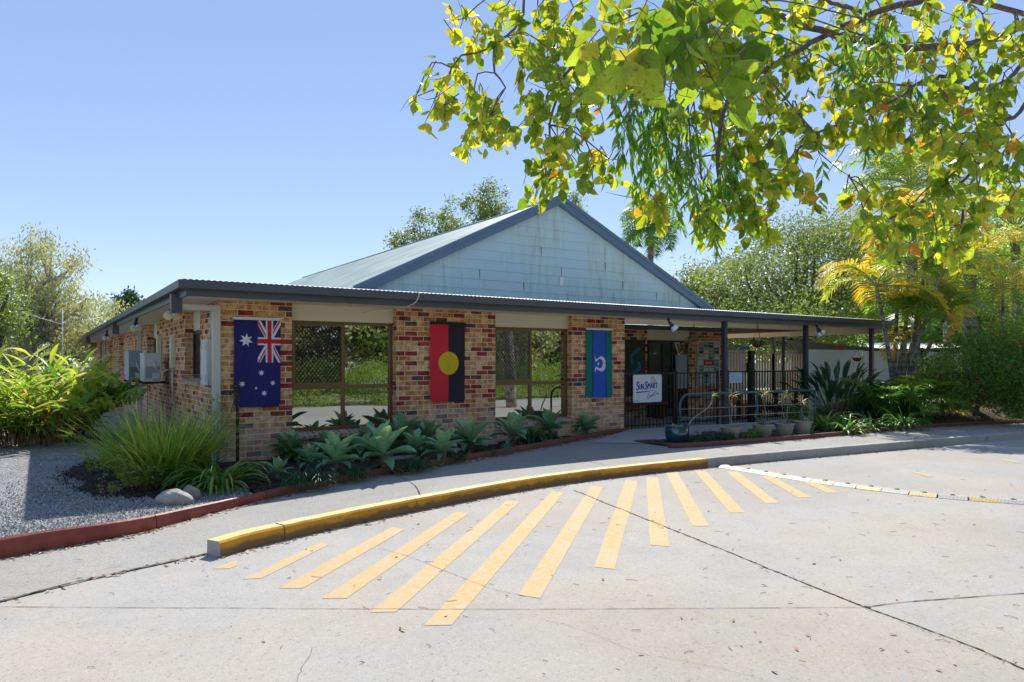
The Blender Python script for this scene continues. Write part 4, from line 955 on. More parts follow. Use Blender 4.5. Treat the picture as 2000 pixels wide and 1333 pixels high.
for pts in (((.585, .135), (.62, .10), (.67, .085)), ((.61, .20), (.645, .16), (.68, .13)), ((.645, .30), (.665, .24), (.70, .20)), ((.72, .305), (.735, .26), (.745, .21)), ((.69, .06), (.71, .13), (.76, .19)), ((.80, .30), (.79, .24), (.79, .22))):
    P = smooth_line([(u, v, 0) for u, v in pts], .02)
    for i in range(len(P) - 1):
        a, b = P[i], P[i + 1]; d = (b - a).normalized(); nn = V((-d.y, d.x, 0)) * .013; m.face([q(a.x + nn.x, a.y + nn.y, 4), q(a.x - nn.x, a.y - nn.y, 4), q(b.x - nn.x, b.y - nn.y, 4), q(b.x + nn.x, b.y + nn.y, 4)])
m.build('sun_rays', r)
m = MB().mat('sign_ink')
def stroke(pts, wd=.006, l=3):
    P = smooth_line([(u, v, 0) for u, v in pts], .012)
    for i in range(len(P) - 1):
        a, b = P[i], P[i + 1]; d = (b - a)
        if d.length < 1e-6: continue
        d.normalize(); nn = V((-d.y, d.x, 0)) * wd; m.face([q(a.x + nn.x, a.y + nn.y, l), q(a.x - nn.x, a.y - nn.y, l), q(b.x - nn.x, b.y - nn.y, l), q(b.x + nn.x, b.y + nn.y, l)])
stroke([(.575, .665), (.56, .655), (.52, .72), (.49, .80), (.495, .86), (.53, .85), (.555, .825)], .008)
stroke([(.565, .80), (.60, .775), (.605, .745), (.58, .75), (.57, .79), (.585, .815), (.62, .79)]); stroke([(.63, .735), (.625, .80)]); stroke([(.627, .77), (.655, .725), (.67, .73), (.665, .785), (.69, .765)])
stroke([(.735, .64), (.715, .70), (.705, .765), (.73, .755)]); stroke([(.68, .675), (.74, .655), (.80, .615)]); stroke([(.765, .70), (.76, .745)]); stroke([(.762, .72), (.785, .69), (.80, .69)])
stroke([(.81, .715), (.845, .695), (.85, .665), (.83, .665), (.815, .70), (.83, .73), (.875, .70)])
stroke([(.04, .93), (.07, .955), (.10, .94), (.15, .90), (.13, .95), (.20, .945)], .004); stroke([(.05, .90), (.06, .93)], .004); stroke([(.12, .97), (.22, .965)], .003)
m.build('handwriting', r)
m = MB().mat('gap')
for u, v in ((.03, .025), (.97, .025), (.03, .975), (.97, .975)): m.lathe(q(u, v, 1), [(.007, 0), (.007, .002), (0, .002)], 8, (0, -1, 0))
m.build('screw', r)
# small sign
p0 = PY(1425.5, 728, -.4); p1 = PY(1450, 748, -.4); ax, bx, zt, zb = p0.x, p1.x, p0.z, p1.z; W, Hh = bx - ax, zt - zb; yq = -.395
r = thing('sign', 'small pale blue sign with a blue heading on the short bar fence', 'sign', ((ax + bx) / 2, yq, zb))
m = MB().mat('sign_pale'); rr(m, ax, bx, zb, zt, .025, yq - .003, yq + .003); m.build('board', r)
m = MB().mat('sign_cyan'); txt(m, 'dlerta', .08, .42, .16 * Hh, .5 * W); m.build('lettering', r)
m = MB().mat('paper_navy')
for v, e in ((.58, .68), (.74, .8)):
    k = .1
    while k < e: l_ = U(.03, .10); m.face([q(k, v), q(k, v + .022), q(k + l_, v + .022), q(k + l_, v)]); k += l_ + .02
m.build('small_print', r)

# green handrail with wires
r = thing('handrail', 'dark green tube handrail with four wires behind the potted plants', 'handrail', (8.0, -1.78, .12))
ra = G(1345, 770.5, 1.0); rm = G(1479, 766, 1.0); rb = G(1592, 763, 1.0); dd = (rb - ra).normalized(); r0 = ra - dd * .22
m = MB().mat('rail_green'); pts = [r0 + V((0, 0, -.88)), r0 + V((0, 0, -.26))] + [r0 + dd * (.22 - .22 * cos(t)) + V((0, 0, -.22 + .22 * sin(t))) for t in [pi / 2 * k / 8 for k in range(9)]] + [ra + dd * .3, (ra + rb) / 2, rb]
m.tube(pts, .024, 12); m.build('top_rail', r)
for p in (rm, rb): m = MB().mat('rail_green'); m.tube([p, p + V((0, 0, -.88))], .022, 12); m.build('rail_post', r)
for k in range(4): m = MB().mat('downpipe'); z = V((0, 0, -.28 - .17 * k)); m.tube([r0 + z, rb + z], .0035, 5); m.build('wire', r)
# rusty star picket at the corner
p = G(464, 903, .14); r = thing('star_picket', 'rusty steel star picket standing in front of the corner pier', 'star picket', (p.x, p.y - .25, .1))
c = G(464, 905, .14); c = at(464, 905, 9.6); c.z = .1; m = MB().mat('rust'); zt_ = at(464, 752, 9.6).z
m.box(c.x - .022, c.x + .022, c.y, c.y + .004, .05, zt_); m.box(c.x - .003, c.x + .003, c.y - .025, c.y, .05, zt_ - .01); r.location = (c.x, c.y, .1); m.build('shaft', r)
m = MB().mat('downpipe')
for k in range(11): m.box(c.x + .008, c.x + .015, c.y - .0015, c.y + .0005 - .001, .25 + k * .085, .258 + k * .085)
m.build('wire_holes', r)
# stones
def stone(label, c, sx, sy, sz, rz, seed):
    import bmesh
    rs = random.Random(seed); bm = bmesh.new(); bmesh.ops.create_icosphere(bm, subdivisions=3, radius=1)
    planes = [(V((rs.uniform(-1, 1), rs.uniform(-1, 1), rs.uniform(-.4, 1))).normalized(), rs.uniform(.62, .85)) for _ in range(11)]
    for v in bm.verts:
        for n_, d in planes:
            e = v.co.dot(n_) - d
            if e > 0: v.co -= n_ * e * .9
        v.co = v.co + v.co.normalized() * rs.uniform(-.012, .012)
        v.co = Matrix.Rotation(rz, 3, 'Z') @ V((v.co.x * sx, v.co.y * sy, v.co.z * sz))
    me = bpy.data.meshes.new('garden_stone'); bm.to_mesh(me); bm.free(); me.materials.append(MATS['stone']); o = bpy.data.objects.new('garden_stone', me); COL.objects.link(o); o.location = c
    for p in me.polygons: p.use_smooth = True
    tag(o, label, 'stone')
p = G(342, 984, .12); stone('larger oblong pale stone lying on the gravel by the red edging', (p.x, p.y + .06, .17), .21, .11, .10, -.5, 3)
p = G(374, 975, .12); stone('smaller pale stone just right of the oblong one, against the strappy leaves', (p.x, p.y + .06, .18), .11, .09, .10, .3, 9)
# pots
def pot(name, label, c, h, rt, rb_, matn, ribs, group=None):
    r = thing(name, label, 'pot', tuple(c), group); m = MB().mat(matn); n = 26; pr = [(0, 0), (rb_ * .95, 0)]
    for k in range(n + 1):
        t = k / n; rad = rb_ + (rt - rb_) * t ** (.8 if ribs else .45); rad += (.0045 * sin(t * 2 * pi * ribs) if ribs else .02 * sin(pi * t)); pr.append((rad, h * t))
    pr += [(rt + .012, h), (rt + .012, h + .02), (rt - .012, h + .022), (rt - .02, h - .04)]
    m.lathe(c, pr, 40); m.build('pot_body', r); m = MB().mat('mulch'); m.lathe(c, [(rt - .018, h - .035), (rt * .5, h - .02), (0, h - .015)], 24); m.build('potting_soil', r); return r
def pot_at(px0, px1, ytop, ybot, name, label, matn, ribs, rbf, group=None):
    z0 = .14; d = G((px0 + px1) / 2, ybot - 1, z0); dd_ = F_ * (H - z0) / (ybot - 1 - HY); rt = (px1 - px0) / 2 / F_ * dd_; h = (ybot - 1 - ytop) / F_ * dd_ - .03
    c = V((d.x, d.y + rt * .6, z0)); pot(name, label, c, h, rt, rt * rbf, matn, ribs, group); return c, h, rt
PB = pot_at(1310, 1355, 832, 866, 'garden_pot', 'glazed dark blue pot with a bent bare stem', 'pot_blue', 0, .8)
GP = 'beige ribbed pots along the edging'
PP = [pot_at(1417, 1455.5, 834, 860, 'garden_pot', 'beige ribbed pot leftmost of four, with two thin upright stems', 'pot_beige', 9, .66, GP),
      pot_at(1480.5, 1519, 829, 855, 'garden_pot', 'beige ribbed pot second from the left of four, beside the grass tuft', 'pot_beige', 9, .66, GP),
      pot_at(1524, 1560, 827, 852, 'garden_pot', 'beige ribbed pot third from the left of four, with crooked pale stems', 'pot_beige', 9, .66, GP),
      pot_at(1560, 1595, 822, 849, 'garden_pot', 'beige ribbed pot rightmost of four, against the strappy green leaves', 'pot_beige', 9, .66, GP)]
# hanging baskets
def basket(name, label, p, rad, hang, matn):
    r = thing(name, label, 'hanging basket', tuple(p)); m = MB().mat(matn); m.sm = True; m.lathe(p, [(0, -rad * .75), (rad * .6, -rad * .6), (rad * .92, -rad * .2), (rad, 0), (rad * .9, .0), (0, -.03)], 20); m.build('bowl', r)
    m = MB().mat('rust')
    for k in range(3): a = 2 * pi * k / 3; m.tube([p + V((rad * cos(a), rad * sin(a), 0)), p + V((0, 0, hang * .85)), p + V((0, 0, hang))], .004, 4)
    m.build('hanger', r); return r
HB = []
b1 = at(1355.5, 668, 15.6); HB.append((basket('hanging_basket', 'terracotta hanging basket with trailing leaves in front of the notice board', b1, .14, 2.5 - b1.z, 'pot_terracotta'), b1, .14))
b2 = at(1480, 671, 17.5); HB.append((basket('hanging_basket', 'brown hanging basket with feathery leaves under the porch above the tall pickets', b2, .14, 2.6 - b2.z, 'coir'), b2, .14))
b3 = PY(1675, 699, -.2); HB.append((basket('hanging_basket', 'empty round brown coir basket hooked on the pale steel fence', b3, .15, .3, 'coir'), b3, 0))
p = PY(1644, 679, .32); r = thing('flower_pot', 'small terracotta trough with succulents standing on top of the pale steel fence', 'flower pot', (p.x, .32, 1.95)); zz = PY(1640, 685, .3).z; m = MB().mat('pot_terracotta'); m.box(p.x - .2, p.x + .12, .24, .42, zz + .02, zz + .12); m.build('trough', r); FP = (r, V((p.x - .04, .33, zz + .12)))
r = thing('wind_ornament', 'small round blue ornament hanging from the porch ceiling', 'ornament', tuple(at(1542, 654, 17))); p = at(1542, 654, 17); m = MB().mat('paper_white'); m.lathe(p, [(0, -.008), (.045, -.008), (.045, .008), (0, .008)], 20, (.5, -.8, 0)); m.mat('sign_blue'); m.lathe(p + V((.005, -.012, 0)), [(.036, 0), (0, .004)], 20, (.5, -.8, 0)); m.build('disc', r); m = MB().mat('rust'); m.tube([p + V((0, 0, .045)), p + V((0, 0, .25))], .002, 4)
for k in range(6): m.lathe(p + V((U(-.06, .06), 0, -.12 - .05 * (k // 2))), [(0, -.008), (.008, 0), (0, .008)], 6)
m.build('strings', r)
# play yard furniture glimpsed between the pickets
def chair(label, p, rz, matn):
    r = thing('plastic_chair', label, 'chair', (0, 0, 0), 'small chairs in the play yard'); m = MB().mat(matn); m.box(-.19, .19, -.18, .18, .30, .325); m.build('seat', r); m = MB().mat(matn); m.box(-.18, .18, .165, .19, .326, .66); m.build('backrest', r)
    for sx in (-1, 1):
        for sy in (-1, 1): m = MB().mat(matn); m.tube([(sx * .16, sy * .15, .30), (sx * .19, sy * .18, 0)], .012, 6); m.build('leg', r)
    r.location = p; r.rotation_euler = (0, 0, rz)
chair('small orange chair seen through the bars below the pale blue sign', tuple(V((at(1449, 800, 18.5).x, at(1449, 800, 18.5).y, .17))), .4, 'plastic_orange')
chair('small white chair seen through the bars right of the tall black post', tuple(V((at(1535, 800, 19).x, at(1535, 800, 19).y, .17))), -.5, 'plastic_white')
r = thing('picnic_table', 'dark brown outdoor table seen through the bars behind the potted plants', 'table', (0, 0, 0)); m = MB().mat('wood_brown'); m.box(-.9, .9, -.4, .4, .66, .70); m.build('tabletop', r)
for sx in (-1, 1):
    for sy in (-1, 1): m = MB().mat('wood_brown'); m.box(sx * .75 - .04, sx * .75 + .04, sy * .3 - .04, sy * .3 + .04, 0, .655); m.build('leg', r)
p = at(1500, 780, 18); r.location = (p.x, p.y, .17)
r = thing('bench', 'low reddish brown bench against the entrance wall behind the fence', 'bench', (9.9, YA - .3, .17)); m = MB().mat('wood_brown'); m.box(9.2, 10.9, YA - .5, YA - .1, .55, .62); m.build('seat', r)
for x in (9.3, 10.75): m = MB().mat('wood_brown'); m.box(x, x + .07, YA - .48, YA - .12, .172, .549); m.build('leg', r)
# rotary clothes hoist far left
p = at(122, 640, 24); r = thing('clothes_hoist', 'thin metal rotary clothes hoist in front of the weeping tree', 'clothes hoist', (p.x, p.y, 0)); m = MB().mat('fence_steel'); m.tube([(p.x, p.y, 0), (p.x, p.y, p.z + .6)], .014, 8); m.build('mast', r)
for k in range(4):
    a = .6 + k * pi / 2; e = V((p.x + 1.5 * cos(a), p.y + 1.5 * sin(a), p.z + .45)); m = MB().mat('fence_steel'); m.tube([(p.x, p.y, p.z + .1), e], .005, 6); m.build('arm', r)

# ------------------------------------------------------------------ plants
def rv(s=1.): 
    while True:
        v = V((U(-1, 1), U(-1, 1), U(-1, 1)))
        if .01 < v.length < 1: return v.normalized() * s
def blade(m, p, az, el, L, w_, droop, n=6, tone=.5, fold=.25, tip=.0, wpos=.35, twist=0):
    # an arching leaf: starts at p, azimuth az, elevation el, bends down by droop radians along its length
    q = V(p); k0 = len(m.v); e = el; side = V((-sin(az + twist), cos(az + twist), 0))
    for i in range(n + 1):
        t = i / n; d = V((cos(az) * cos(e), sin(az) * cos(e), sin(e)))
        ww = w_ * (min(1, .35 + t / wpos * .65) if t < wpos else max(0, 1 - ((t - wpos) / (1 - wpos)) ** 1.7)) / 2
        up = d.cross(side); f = up * (-abs(fold) * ww)
        m.v.append(tuple(q + side * ww - f)); m.v.append(tuple(q + f * .3)); m.v.append(tuple(q - side * ww - f))
        q = q + d * L / n; e -= droop / n * (1 + t)
    for i in range(n):
        a = k0 + 3 * i; m.add((a, a + 1, a + 4, a + 3), tone); m.add((a + 1, a + 2, a + 5, a + 4), tone)
def leaf_oval(m, p, d, nrm, L, w_, tone, curl=.1, pts=5, shape=0):
    d = d.normalized(); s = d.cross(nrm)
    if s.length < 1e-4: s = d.orthogonal()
    s.normalize(); nrm = s.cross(d); k0 = len(m.v)
    prof = ((.0, .02), (.18, .62), (.42, 1.), (.72, .72), (1., .0)) if shape == 0 else ((0, .05), (.2, .8), (.45, 1.), (.75, .6), (1, 0))
    for t, ww in prof:
        c = p + d * (t * L) + nrm * (-curl * L * t * t); hw = s * (w_ * ww / 2); up = nrm * (w_ * ww * .16)
        m.v.append(tuple(c + hw + up)); m.v.append(tuple(c)); m.v.append(tuple(c - hw + up))
    for i in range(len(prof) - 1): a = k0 + 3 * i; m.add((a, a + 1, a + 4, a + 3), tone); m.add((a + 1, a + 2, a + 5, a + 4), tone)
def quad_leaf(m, p, L, w_, tone, d=None, nrm=None):
    d = d or rv(); n_ = nrm or rv(); s = d.cross(n_)
    if s.length < 1e-3: s = d.orthogonal()
    s = s.normalized() * w_ / 2; c = p + d * L * .5; m.face([p, c + s, p + d * L, c - s], tone)

# --- agaves
def make_agave(seed, nl=24, R0=.36):
    random.seed(seed); r = empty('agave'); m = MB().mat('agave_leaf'); m.sm = True
    for k in range(nl):
        t = k / nl; az = k * 2.39996 + U(-.3, .3); el = R_(84 - 80 * t ** .85) + U(-.16, .16); L = R0 * (.62 + .5 * sin(pi * min(1, t * .85 + .2))) * U(.78, 1.15)
        blade(m, (0, 0, .16 + .03 * (1 - t)), az, el, L, L * .36, .25 + .55 * t, 8, .15 + .75 * (1 - t) * U(.7, 1.1), .55, wpos=.55)
    for k in range(6): blade(m, (0, 0, .1), U(0, 6.3), U(-.5, -.1), R0 * .8, R0 * .24, .5, 6, .05, .4, wpos=.5)
    m.build('rosette', r); m = MB().mat('dead_leaf'); m.sm = True
    for k in range(5): blade(m, (0, 0, .06), U(0, 6.3), U(-1., -.2), R0 * .7, R0 * .14, .9, 6, rnd(), .9, wpos=.5)
    m.build('dead_leaves', r); m = MB().mat('bark_brown'); m.tube([(0, 0, -.08), (0, 0, .19)], [.035, .045], 8); m.build('stem', r); return r
AG = [(655, 937, 1.05, 'front row agave with bright rosette below the left window'), (752, 942, 1.25, 'largest front row agave overhanging the edging below the left window'), (562, 902, .85, 'small agave at the left end of the row beside the corner pier'),
      (868, 918, .95, 'agave leaning over the edging below the wide middle pier'), (782, 880, 1.2, 'tall bluish agave behind the largest one, at the right jamb of the left window'), (722, 856, .9, 'agave at the back against the left window glass'),
      (838, 874, .95, 'mid sized agave against the wide middle pier'), (925, 893, 1.15, 'broad agave in front of the left side of the middle pier and right window'), (1000, 878, 1.15, 'agave below the left pane of the right window'),
      (1078, 862, 1.1, 'agave below the right pane of the right window'), (1146, 852, .85, 'agave at the right end of the row on the pier under the striped flag'), (603, 925, .7, 'little agave among the straps left of the front row rosette'), (640, 893, .8, 'agave half hidden behind the front row rosette'), (700, 905, .8, 'dull agave between the two front rosettes'), (545, 945, .6, 'tiny agave alone on the mulch near the corner'), (815, 905, .85, 'low agave right of the largest one')]
protos = [make_agave(s, n, R0) for s, n, R0 in ((1, 24, .36), (2, 18, .38), (3, 28, .34), (4, 15, .37), (5, 21, .36))]
edl = [(p.x, p.y) for p in EDGE_L]
AG = [(a, b, c * 1.08, d) for a, b, c, d in AG]
used = set()
for k, (px, py, sc, lab) in enumerate(AG):
    p = G(px, py - 6, .13); lim = interp(edl, p.x); y = min(max(p.y, lim + .10), -.18)
    if y != p.y:      # stay on the pixel's ray
        r_ = ray(px); d = (y - CAM[1]) / r_[1]; p = V((CAM[0] + d * r_[0], y, .13))
    pr = protos[k % 5]; first = k < 5
    o = pr if first else None
    if first: o.location = (p.x, p.y, .10); o.rotation_euler = (U(-.1, .1), U(-.1, .1), U(0, 6)); o.scale = (sc,) * 3; o['label'] = lab
    else: o = copy_tree(pr, (p.x, p.y, .10), U(0, 6), sc, lab); o.rotation_euler = (U(-.14, .14), U(-.14, .14), U(0, 6))
    tag(o, None, 'agave', 'agaves along the front wall')
random.seed(11)
# --- strappy clumps
def strap_clump(name, label, cat, c, n, L, w_, el0, el1, droop, matn, spread=.1, tone=(.2, .8), group=None, fold=.4, dead=0, seg=7, part='leaves'):
    r = thing(name, label, cat, tuple(c), group); m = MB().mat(matn); m.sm = True
    for k in range(n):
        az = U(0, 2 * pi); rr_ = spread * math.sqrt(rnd()); p = V((c[0] + rr_ * cos(az), c[1] + rr_ * sin(az), c[2])); az += U(-.5, .5)
        dd = rnd() < dead
        blade(m, p, az, U(el0, el1), L * U(.6, 1.1), w_ * U(.7, 1.1), droop * U(.6, 1.4), seg, U(.85, 1) if dd else U(*tone), fold, wpos=.3)
    m.build(part, r); return r
gq = lambda px, py, z=.12: tuple(G(px, py, z))
strap_clump('agapanthus', 'broad green strappy clump beside the pale stones at the corner', 'plant', gq(428, 952), 110, .74, .046, .3, 1.3, 1.6, 'strap_leaf', .16, (.25, .8), dead=.05)
strap_clump('agapanthus', 'green strappy clump partly behind the oblong stone', 'plant', gq(380, 946), 70, .6, .042, .3, 1.3, 1.5, 'strap_leaf', .12, (.25, .7), dead=.05)
BK = 'dark strappy plants under the left window'
for k, (px, y, lab) in enumerate(((590, -.45, 'dark strappy plant under the left window, leftmost of its row'), (640, -.4, 'dark strappy plant under the left pane of the left window'), (690, -.4, 'dark strappy plant under the mullion of the left window'), (735, -.5, 'dark strappy plant under the right pane of the left window'), (812, -.45, 'dark strappy plant between agaves at the middle pier'), (1040, -.35, 'dark strappy plant between the two agaves of the right window'))):
    p = PY(px, 880, y); strap_clump('strappy_plant', lab, 'plant', (p.x, y, .12), 42, .62, .045, .7, 1.35, 1.7, 'strap_leaf', .10, (.0, .45), BK)
tufts = [(585, 950, .24, 'small mondo tuft spilling over the edging left of the front agaves'), (625, 948, .22, 'mondo tuft in front of the little agave'), (690, 938, .22, 'mondo tuft between the two front agaves'), (825, 920, .25, 'blue green mondo tuft right of the largest agave'), (800, 925, .24, 'mondo tuft hanging over the edging at the largest agave'), (950, 893, .2, 'mondo tuft below the broad agave'), (1040, 868, .24, 'mondo tuft spilling over the edging under the right window'), (890, 905, .18, 'thin mondo tuft beside the leaning agave'),
         (1370, 866, .26, 'mondo tuft right of the blue pot'), (1395, 864, .26, 'second mondo tuft right of the blue pot'), (1425, 866, .24, 'mondo tuft in front of the leftmost beige pot'), (1470, 860, .36, 'tall mondo tuft between the two left beige pots'), (1350, 868, .16, 'tiny mondo tuft at the foot of the blue pot')]
for px, py, L, lab in tufts:
    strap_clump('mondo_tuft', lab, 'plant', gq(px, py - 6, .15), 110, L * 1.5, .011, .4, 1.4, 1.9, 'dark_leaf' if px < 1460 else 'strap_leaf', .07, (.2, 1), 'mondo grass tufts along the edging', seg=5)
# --- big grass clump at the corner
c = gq(322, 945); r = thing('ornamental_grass', 'large fountain of green grass blades at the corner of the gravel', 'grass clump', c); m = MB().mat('grass_blade'); m.sm = True
for k in range(850):
    az = U(0, 2 * pi); rr_ = .32 * math.sqrt(rnd()); p = V((c[0] + rr_ * cos(az) * 1.3, c[1] + .1 + rr_ * sin(az), c[2])); el = U(.86, 1.53)
    blade(m, p, az + U(-.4, .4), el, U(.65, 1.22), U(.014, .030), U(.1, 1.15), 6, min(1, max(0, random.gauss(.42, .18))) if rnd() > .1 else U(.85, 1), .3, wpos=.2)
m.build('blades', r)
# --- soft leafy weeds
def leafy_shrub(name, label, cat, c, stems, h, spread, matn, lw=.035, tone=(.3, .9), lean=.35, stemmat='twig', per=16, ll=.06):
    r = thing(name, label, cat, tuple(c)); st = MB().mat(stemmat); lf = MB().mat(matn); lf.sm = True
    for k in range(stems):
        az = U(0, 2 * pi); p = V(c) + V((cos(az), sin(az), 0)) * spread * .4 * rnd(); d = V((cos(az) * lean * U(.2, 1.2), sin(az) * lean * U(.2, 1.2), 1)).normalized(); L = h * U(.6, 1.1); pts = [p]
        for i in range(5): d = (d + rv(.16)).normalized(); pts.append(pts[-1] + d * L / 5)
        st.tube(pts, [.006, .005, .0045, .004, .003, .002], 5)
        for i in range(per):
            t = U(.25, 1) * 4.99; j = int(t); q = pts[j].lerp(pts[j + 1], t - j); a = U(0, 6.28); ld = V((cos(a), sin(a), U(-.5, .5))); leaf_oval(lf, q + ld * .01, ld, V((0, 0, 1)) + rv(.5), ll * U(.6, 1.2), lw * U(.7, 1.1), U(*tone), .2)
    st.build('stems', r); lf.build('leaves', r); return r
leafy_shrub('leafy_shrub', 'soft yellow green leafy shrub in front of the grass fountain', 'shrub', gq(285, 958), 20, .50, .5, 'bush_leaf', .042, (.6, 1), .5, per=26, ll=.075)
leafy_shrub('leafy_shrub', 'bright leafy shrub right of the grass fountain before the side wall', 'shrub', gq(345, 945), 16, .66, .5, 'bush_leaf', .034, (.4, .9), .4)
leafy_shrub('leafy_shrub', 'low sprouting weed on the mulch left of the stones', 'shrub', gq(215, 968), 8, .2, .2, 'bush_leaf', .02, (.5, 1), .5, per=12, ll=.04)
leafy_shrub('climber', 'thin leggy climber growing up the corner downpipe', 'climber', (-.18, -.25, .12), 9, 1.25, .25, 'bush_leaf', .032, (.3, .8), .12, per=18)
for px, py, n, h, lab in ((235, 935, 14, .42, 'low leafy weed at the left edge of the grass fountain'), (190, 925, 10, .3, 'small leafy weed on the dark mulch left of the grass fountain'), (255, 900, 12, .5, 'leafy weed behind the grass fountain towards the ginger')):
    leafy_shrub('leafy_shrub', lab, 'shrub', gq(px, py), n, h, .5, 'bush_leaf', .038, (.3, .9), .55, per=18, ll=.065)
# --- ginger clump left
c = V(tuple(G(95, 866, .1))); c.y += .6; c.x -= .4
r = thing('ginger_clump', 'big clump of yellow green variegated ginger leaves beside the gravel', 'plant', tuple(c)); m = MB().mat('ginger_leaf'); m.sm = True; st = MB().mat('cane_stem'); dl = MB().mat('dead_leaf'); dl.sm = True
for k in range(110):
    az = U(0, 2 * pi); rr_ = math.sqrt(rnd()); p = c + V((cos(az) * rr_ * 1.0, sin(az) * rr_ * 1.0, 0)); lean = (.12 + .55 * rr_); d = V((cos(az) * lean, sin(az) * lean, 1)).normalized(); L = U(1.25, 1.95) * (1 - .12 * rr_); pts = [p]
    for i in range(6): d = (d + V((cos(az), sin(az), 0)) * .07 * i * rr_ - V((0, 0, .05 * i * rr_))).normalized(); pts.append(pts[-1] + d * L / 6)
    st.tube(pts, [.012, .011, .01, .009, .008, .006, .004], 5); base = U(.2, .8)
    for i in range(13):
        t = .22 + .78 * i / 12; j = min(5, int(t * 6)); q = pts[j].lerp(pts[j + 1], t * 6 - j if t < 1 else 1); dd = (pts[j + 1] - pts[j]).normalized(); a = az + (pi / 2 + U(-.5, .5)) * (1 if i % 2 else -1) * .9
        tn = min(1, max(0, random.gauss(base, .15))); tn = U(.85, 1) if rnd() < .045 else tn * .8
        blade(m, q, a, U(.45, 1.25) - .2 * rr_, U(.36, .56), U(.09, .125), U(.3, .9), 6, tn, .35, wpos=.4)
for k in range(160):
    az = U(0, 6.28); rr_ = U(.75, 1.15); blade(m, c + V((cos(az) * rr_, sin(az) * rr_, U(.15, .5))), az + U(-.6, .6), U(.1, .9), U(.36, .5), U(.08, .11), U(1, 2), 6, U(.0, .5), .35, wpos=.4)
for k in range(230):
    az = U(3.2, 6.2) if rnd() < .7 else U(0, 6.28); rr_ = U(.6, 1.15); p = c + V((cos(az) * rr_, sin(az) * rr_, U(.2, .85))); blade(dl, p, az, U(-1.2, .2), U(.3, .5), U(.03, .06), U(.8, 2.2), 6, rnd(), .8, wpos=.4, twist=U(-1, 1))
st.build('stems', r); m.build('leaves', r); dl.build('dead_leaves', r)
# --- pot plants
def cordyline(root, base, tip, bend, nl, L, tone=(0, .5), matn='cordyline', rad=.007):
    base, tip = V(base), V(tip); P = smooth_line([tuple(base)] + [tuple(V(b)) for b in bend] + [tuple(tip)], .06); m = MB().mat('bark_grey'); m.tube(P, [rad * (1.25 - .5 * i / len(P)) for i in range(len(P))], 7); m.build('stem', root)
    m = MB().mat(matn); m.sm = True
    for k in range(nl): blade(m, tip + V((0, 0, U(-.05, .02))), U(0, 6.28), U(-.5, 1.3), L * U(.7, 1.1), .016, U(.2, .9), 5, U(*tone), .3, wpos=.3)
    m.build('leaves', root)
def potplant(k, label, stems, filler=None):
    c, h, rt = PP[k]; r = thing('pot_plant', label, 'plant', (c.x, c.y, c.z + h - .02))
    for (dx, dy, tz, bends, nl, L, tone) in stems: cordyline(r, (c.x + dx * .5, c.y, c.z + h - .03), (c.x + dx, c.y + dy, c.z + h + tz), [(c.x + bx, c.y + dy * .5, c.z + h + bz) for bx, bz in bends], nl, L, tone)
    return r
potplant(0, 'two thin reddish spiky cordylines in the leftmost beige pot', [(-.03, 0, .42, [(-.03, .2)], 20, .22, (0, .4)), (.06, .02, .62, [(.03, .2), (.06, .4)], 24, .24, (0, .5))])
potplant(1, 'single bent cordyline with drooping red green rosette in the second beige pot', [(.02, 0, .62, [(.07, .12), (.09, .2), (.05, .4)], 30, .27, (.2, .9))])
potplant(2, 'crooked pale stemmed cordylines in the third beige pot', [(-.05, 0, .50, [(.02, .1), (-.05, .2), (-.08, .34)], 22, .18, (.1, .7)), (.12, .02, .58, [(.09, .2), (.12, .4)], 20, .2, (.4, 1))])
potplant(3, 'pale spiky cordyline in the rightmost beige pot', [(-.03, 0, .40, [(-.04, .2)], 34, .24, (.5, 1))])
for k, (matn, n, L, lab) in enumerate((('agave_leaf', 26, .12, 'low blue green succulents in the leftmost beige pot'), ('bush_leaf', 0, 0, 'small twiggy jade bush in the second beige pot'), ('agave_leaf', 20, .14, 'low succulents in the third beige pot'), ('agave_leaf', 30, .20, 'spreading aloe in the rightmost beige pot'))):
    c, h, rt = PP[k]; top = (c.x + (.04 if k else -.02), c.y - .03, c.z + h - .02)
    if n: strap_clump('succulent', lab, 'plant', top, n, L, .022, .2, 1.2, .3, matn, .07, (.4, 1))
    else: leafy_shrub('succulent', lab, 'plant', (c.x - .04, c.y, c.z + h - .02), 9, .24, .12, 'fig_leaf', .024, (.4, 1), .5, per=14, ll=.035)
leafy_shrub('leafy_shrub', 'leafy green filler plant behind the two right beige pots', 'shrub', tuple(G(1565, 838, .15) + V((0, .15, 0))), 22, .62, .5, 'bush_leaf', .04, (.1, .7), .4, per=18, ll=.09)
c, h, rt = PB; r = thing('bare_frangipani', 'bare bent pale stem leaning right out of the dark blue pot', 'plant', (c.x, c.y, c.z + h)); dB = F_ * (H - .14) / (865 - HY) + .15
bp = [tuple(at(px, py, dB)) for px, py in ((1345, 829), (1356, 816), (1377, 801), (1388, 790), (1393, 774))]; m = MB().mat('bark_grey'); m.tube(smooth_line(bp, .03), .014, 8); m.build('stem', r); m = MB().mat('bush_leaf')
for k in range(9): blade(m, bp[-1], U(0, 6.28), U(-.2, 1.2), .12, .018, .6, 4, .8)
m.build('leaves', r); strap_clump('succulent', 'sparse little succulents in the dark blue pot', 'plant', (c.x - .02, c.y, c.z + h - .02), 22, .13, .02, .2, 1.3, .6, 'agave_leaf', .11, (.3, 1))
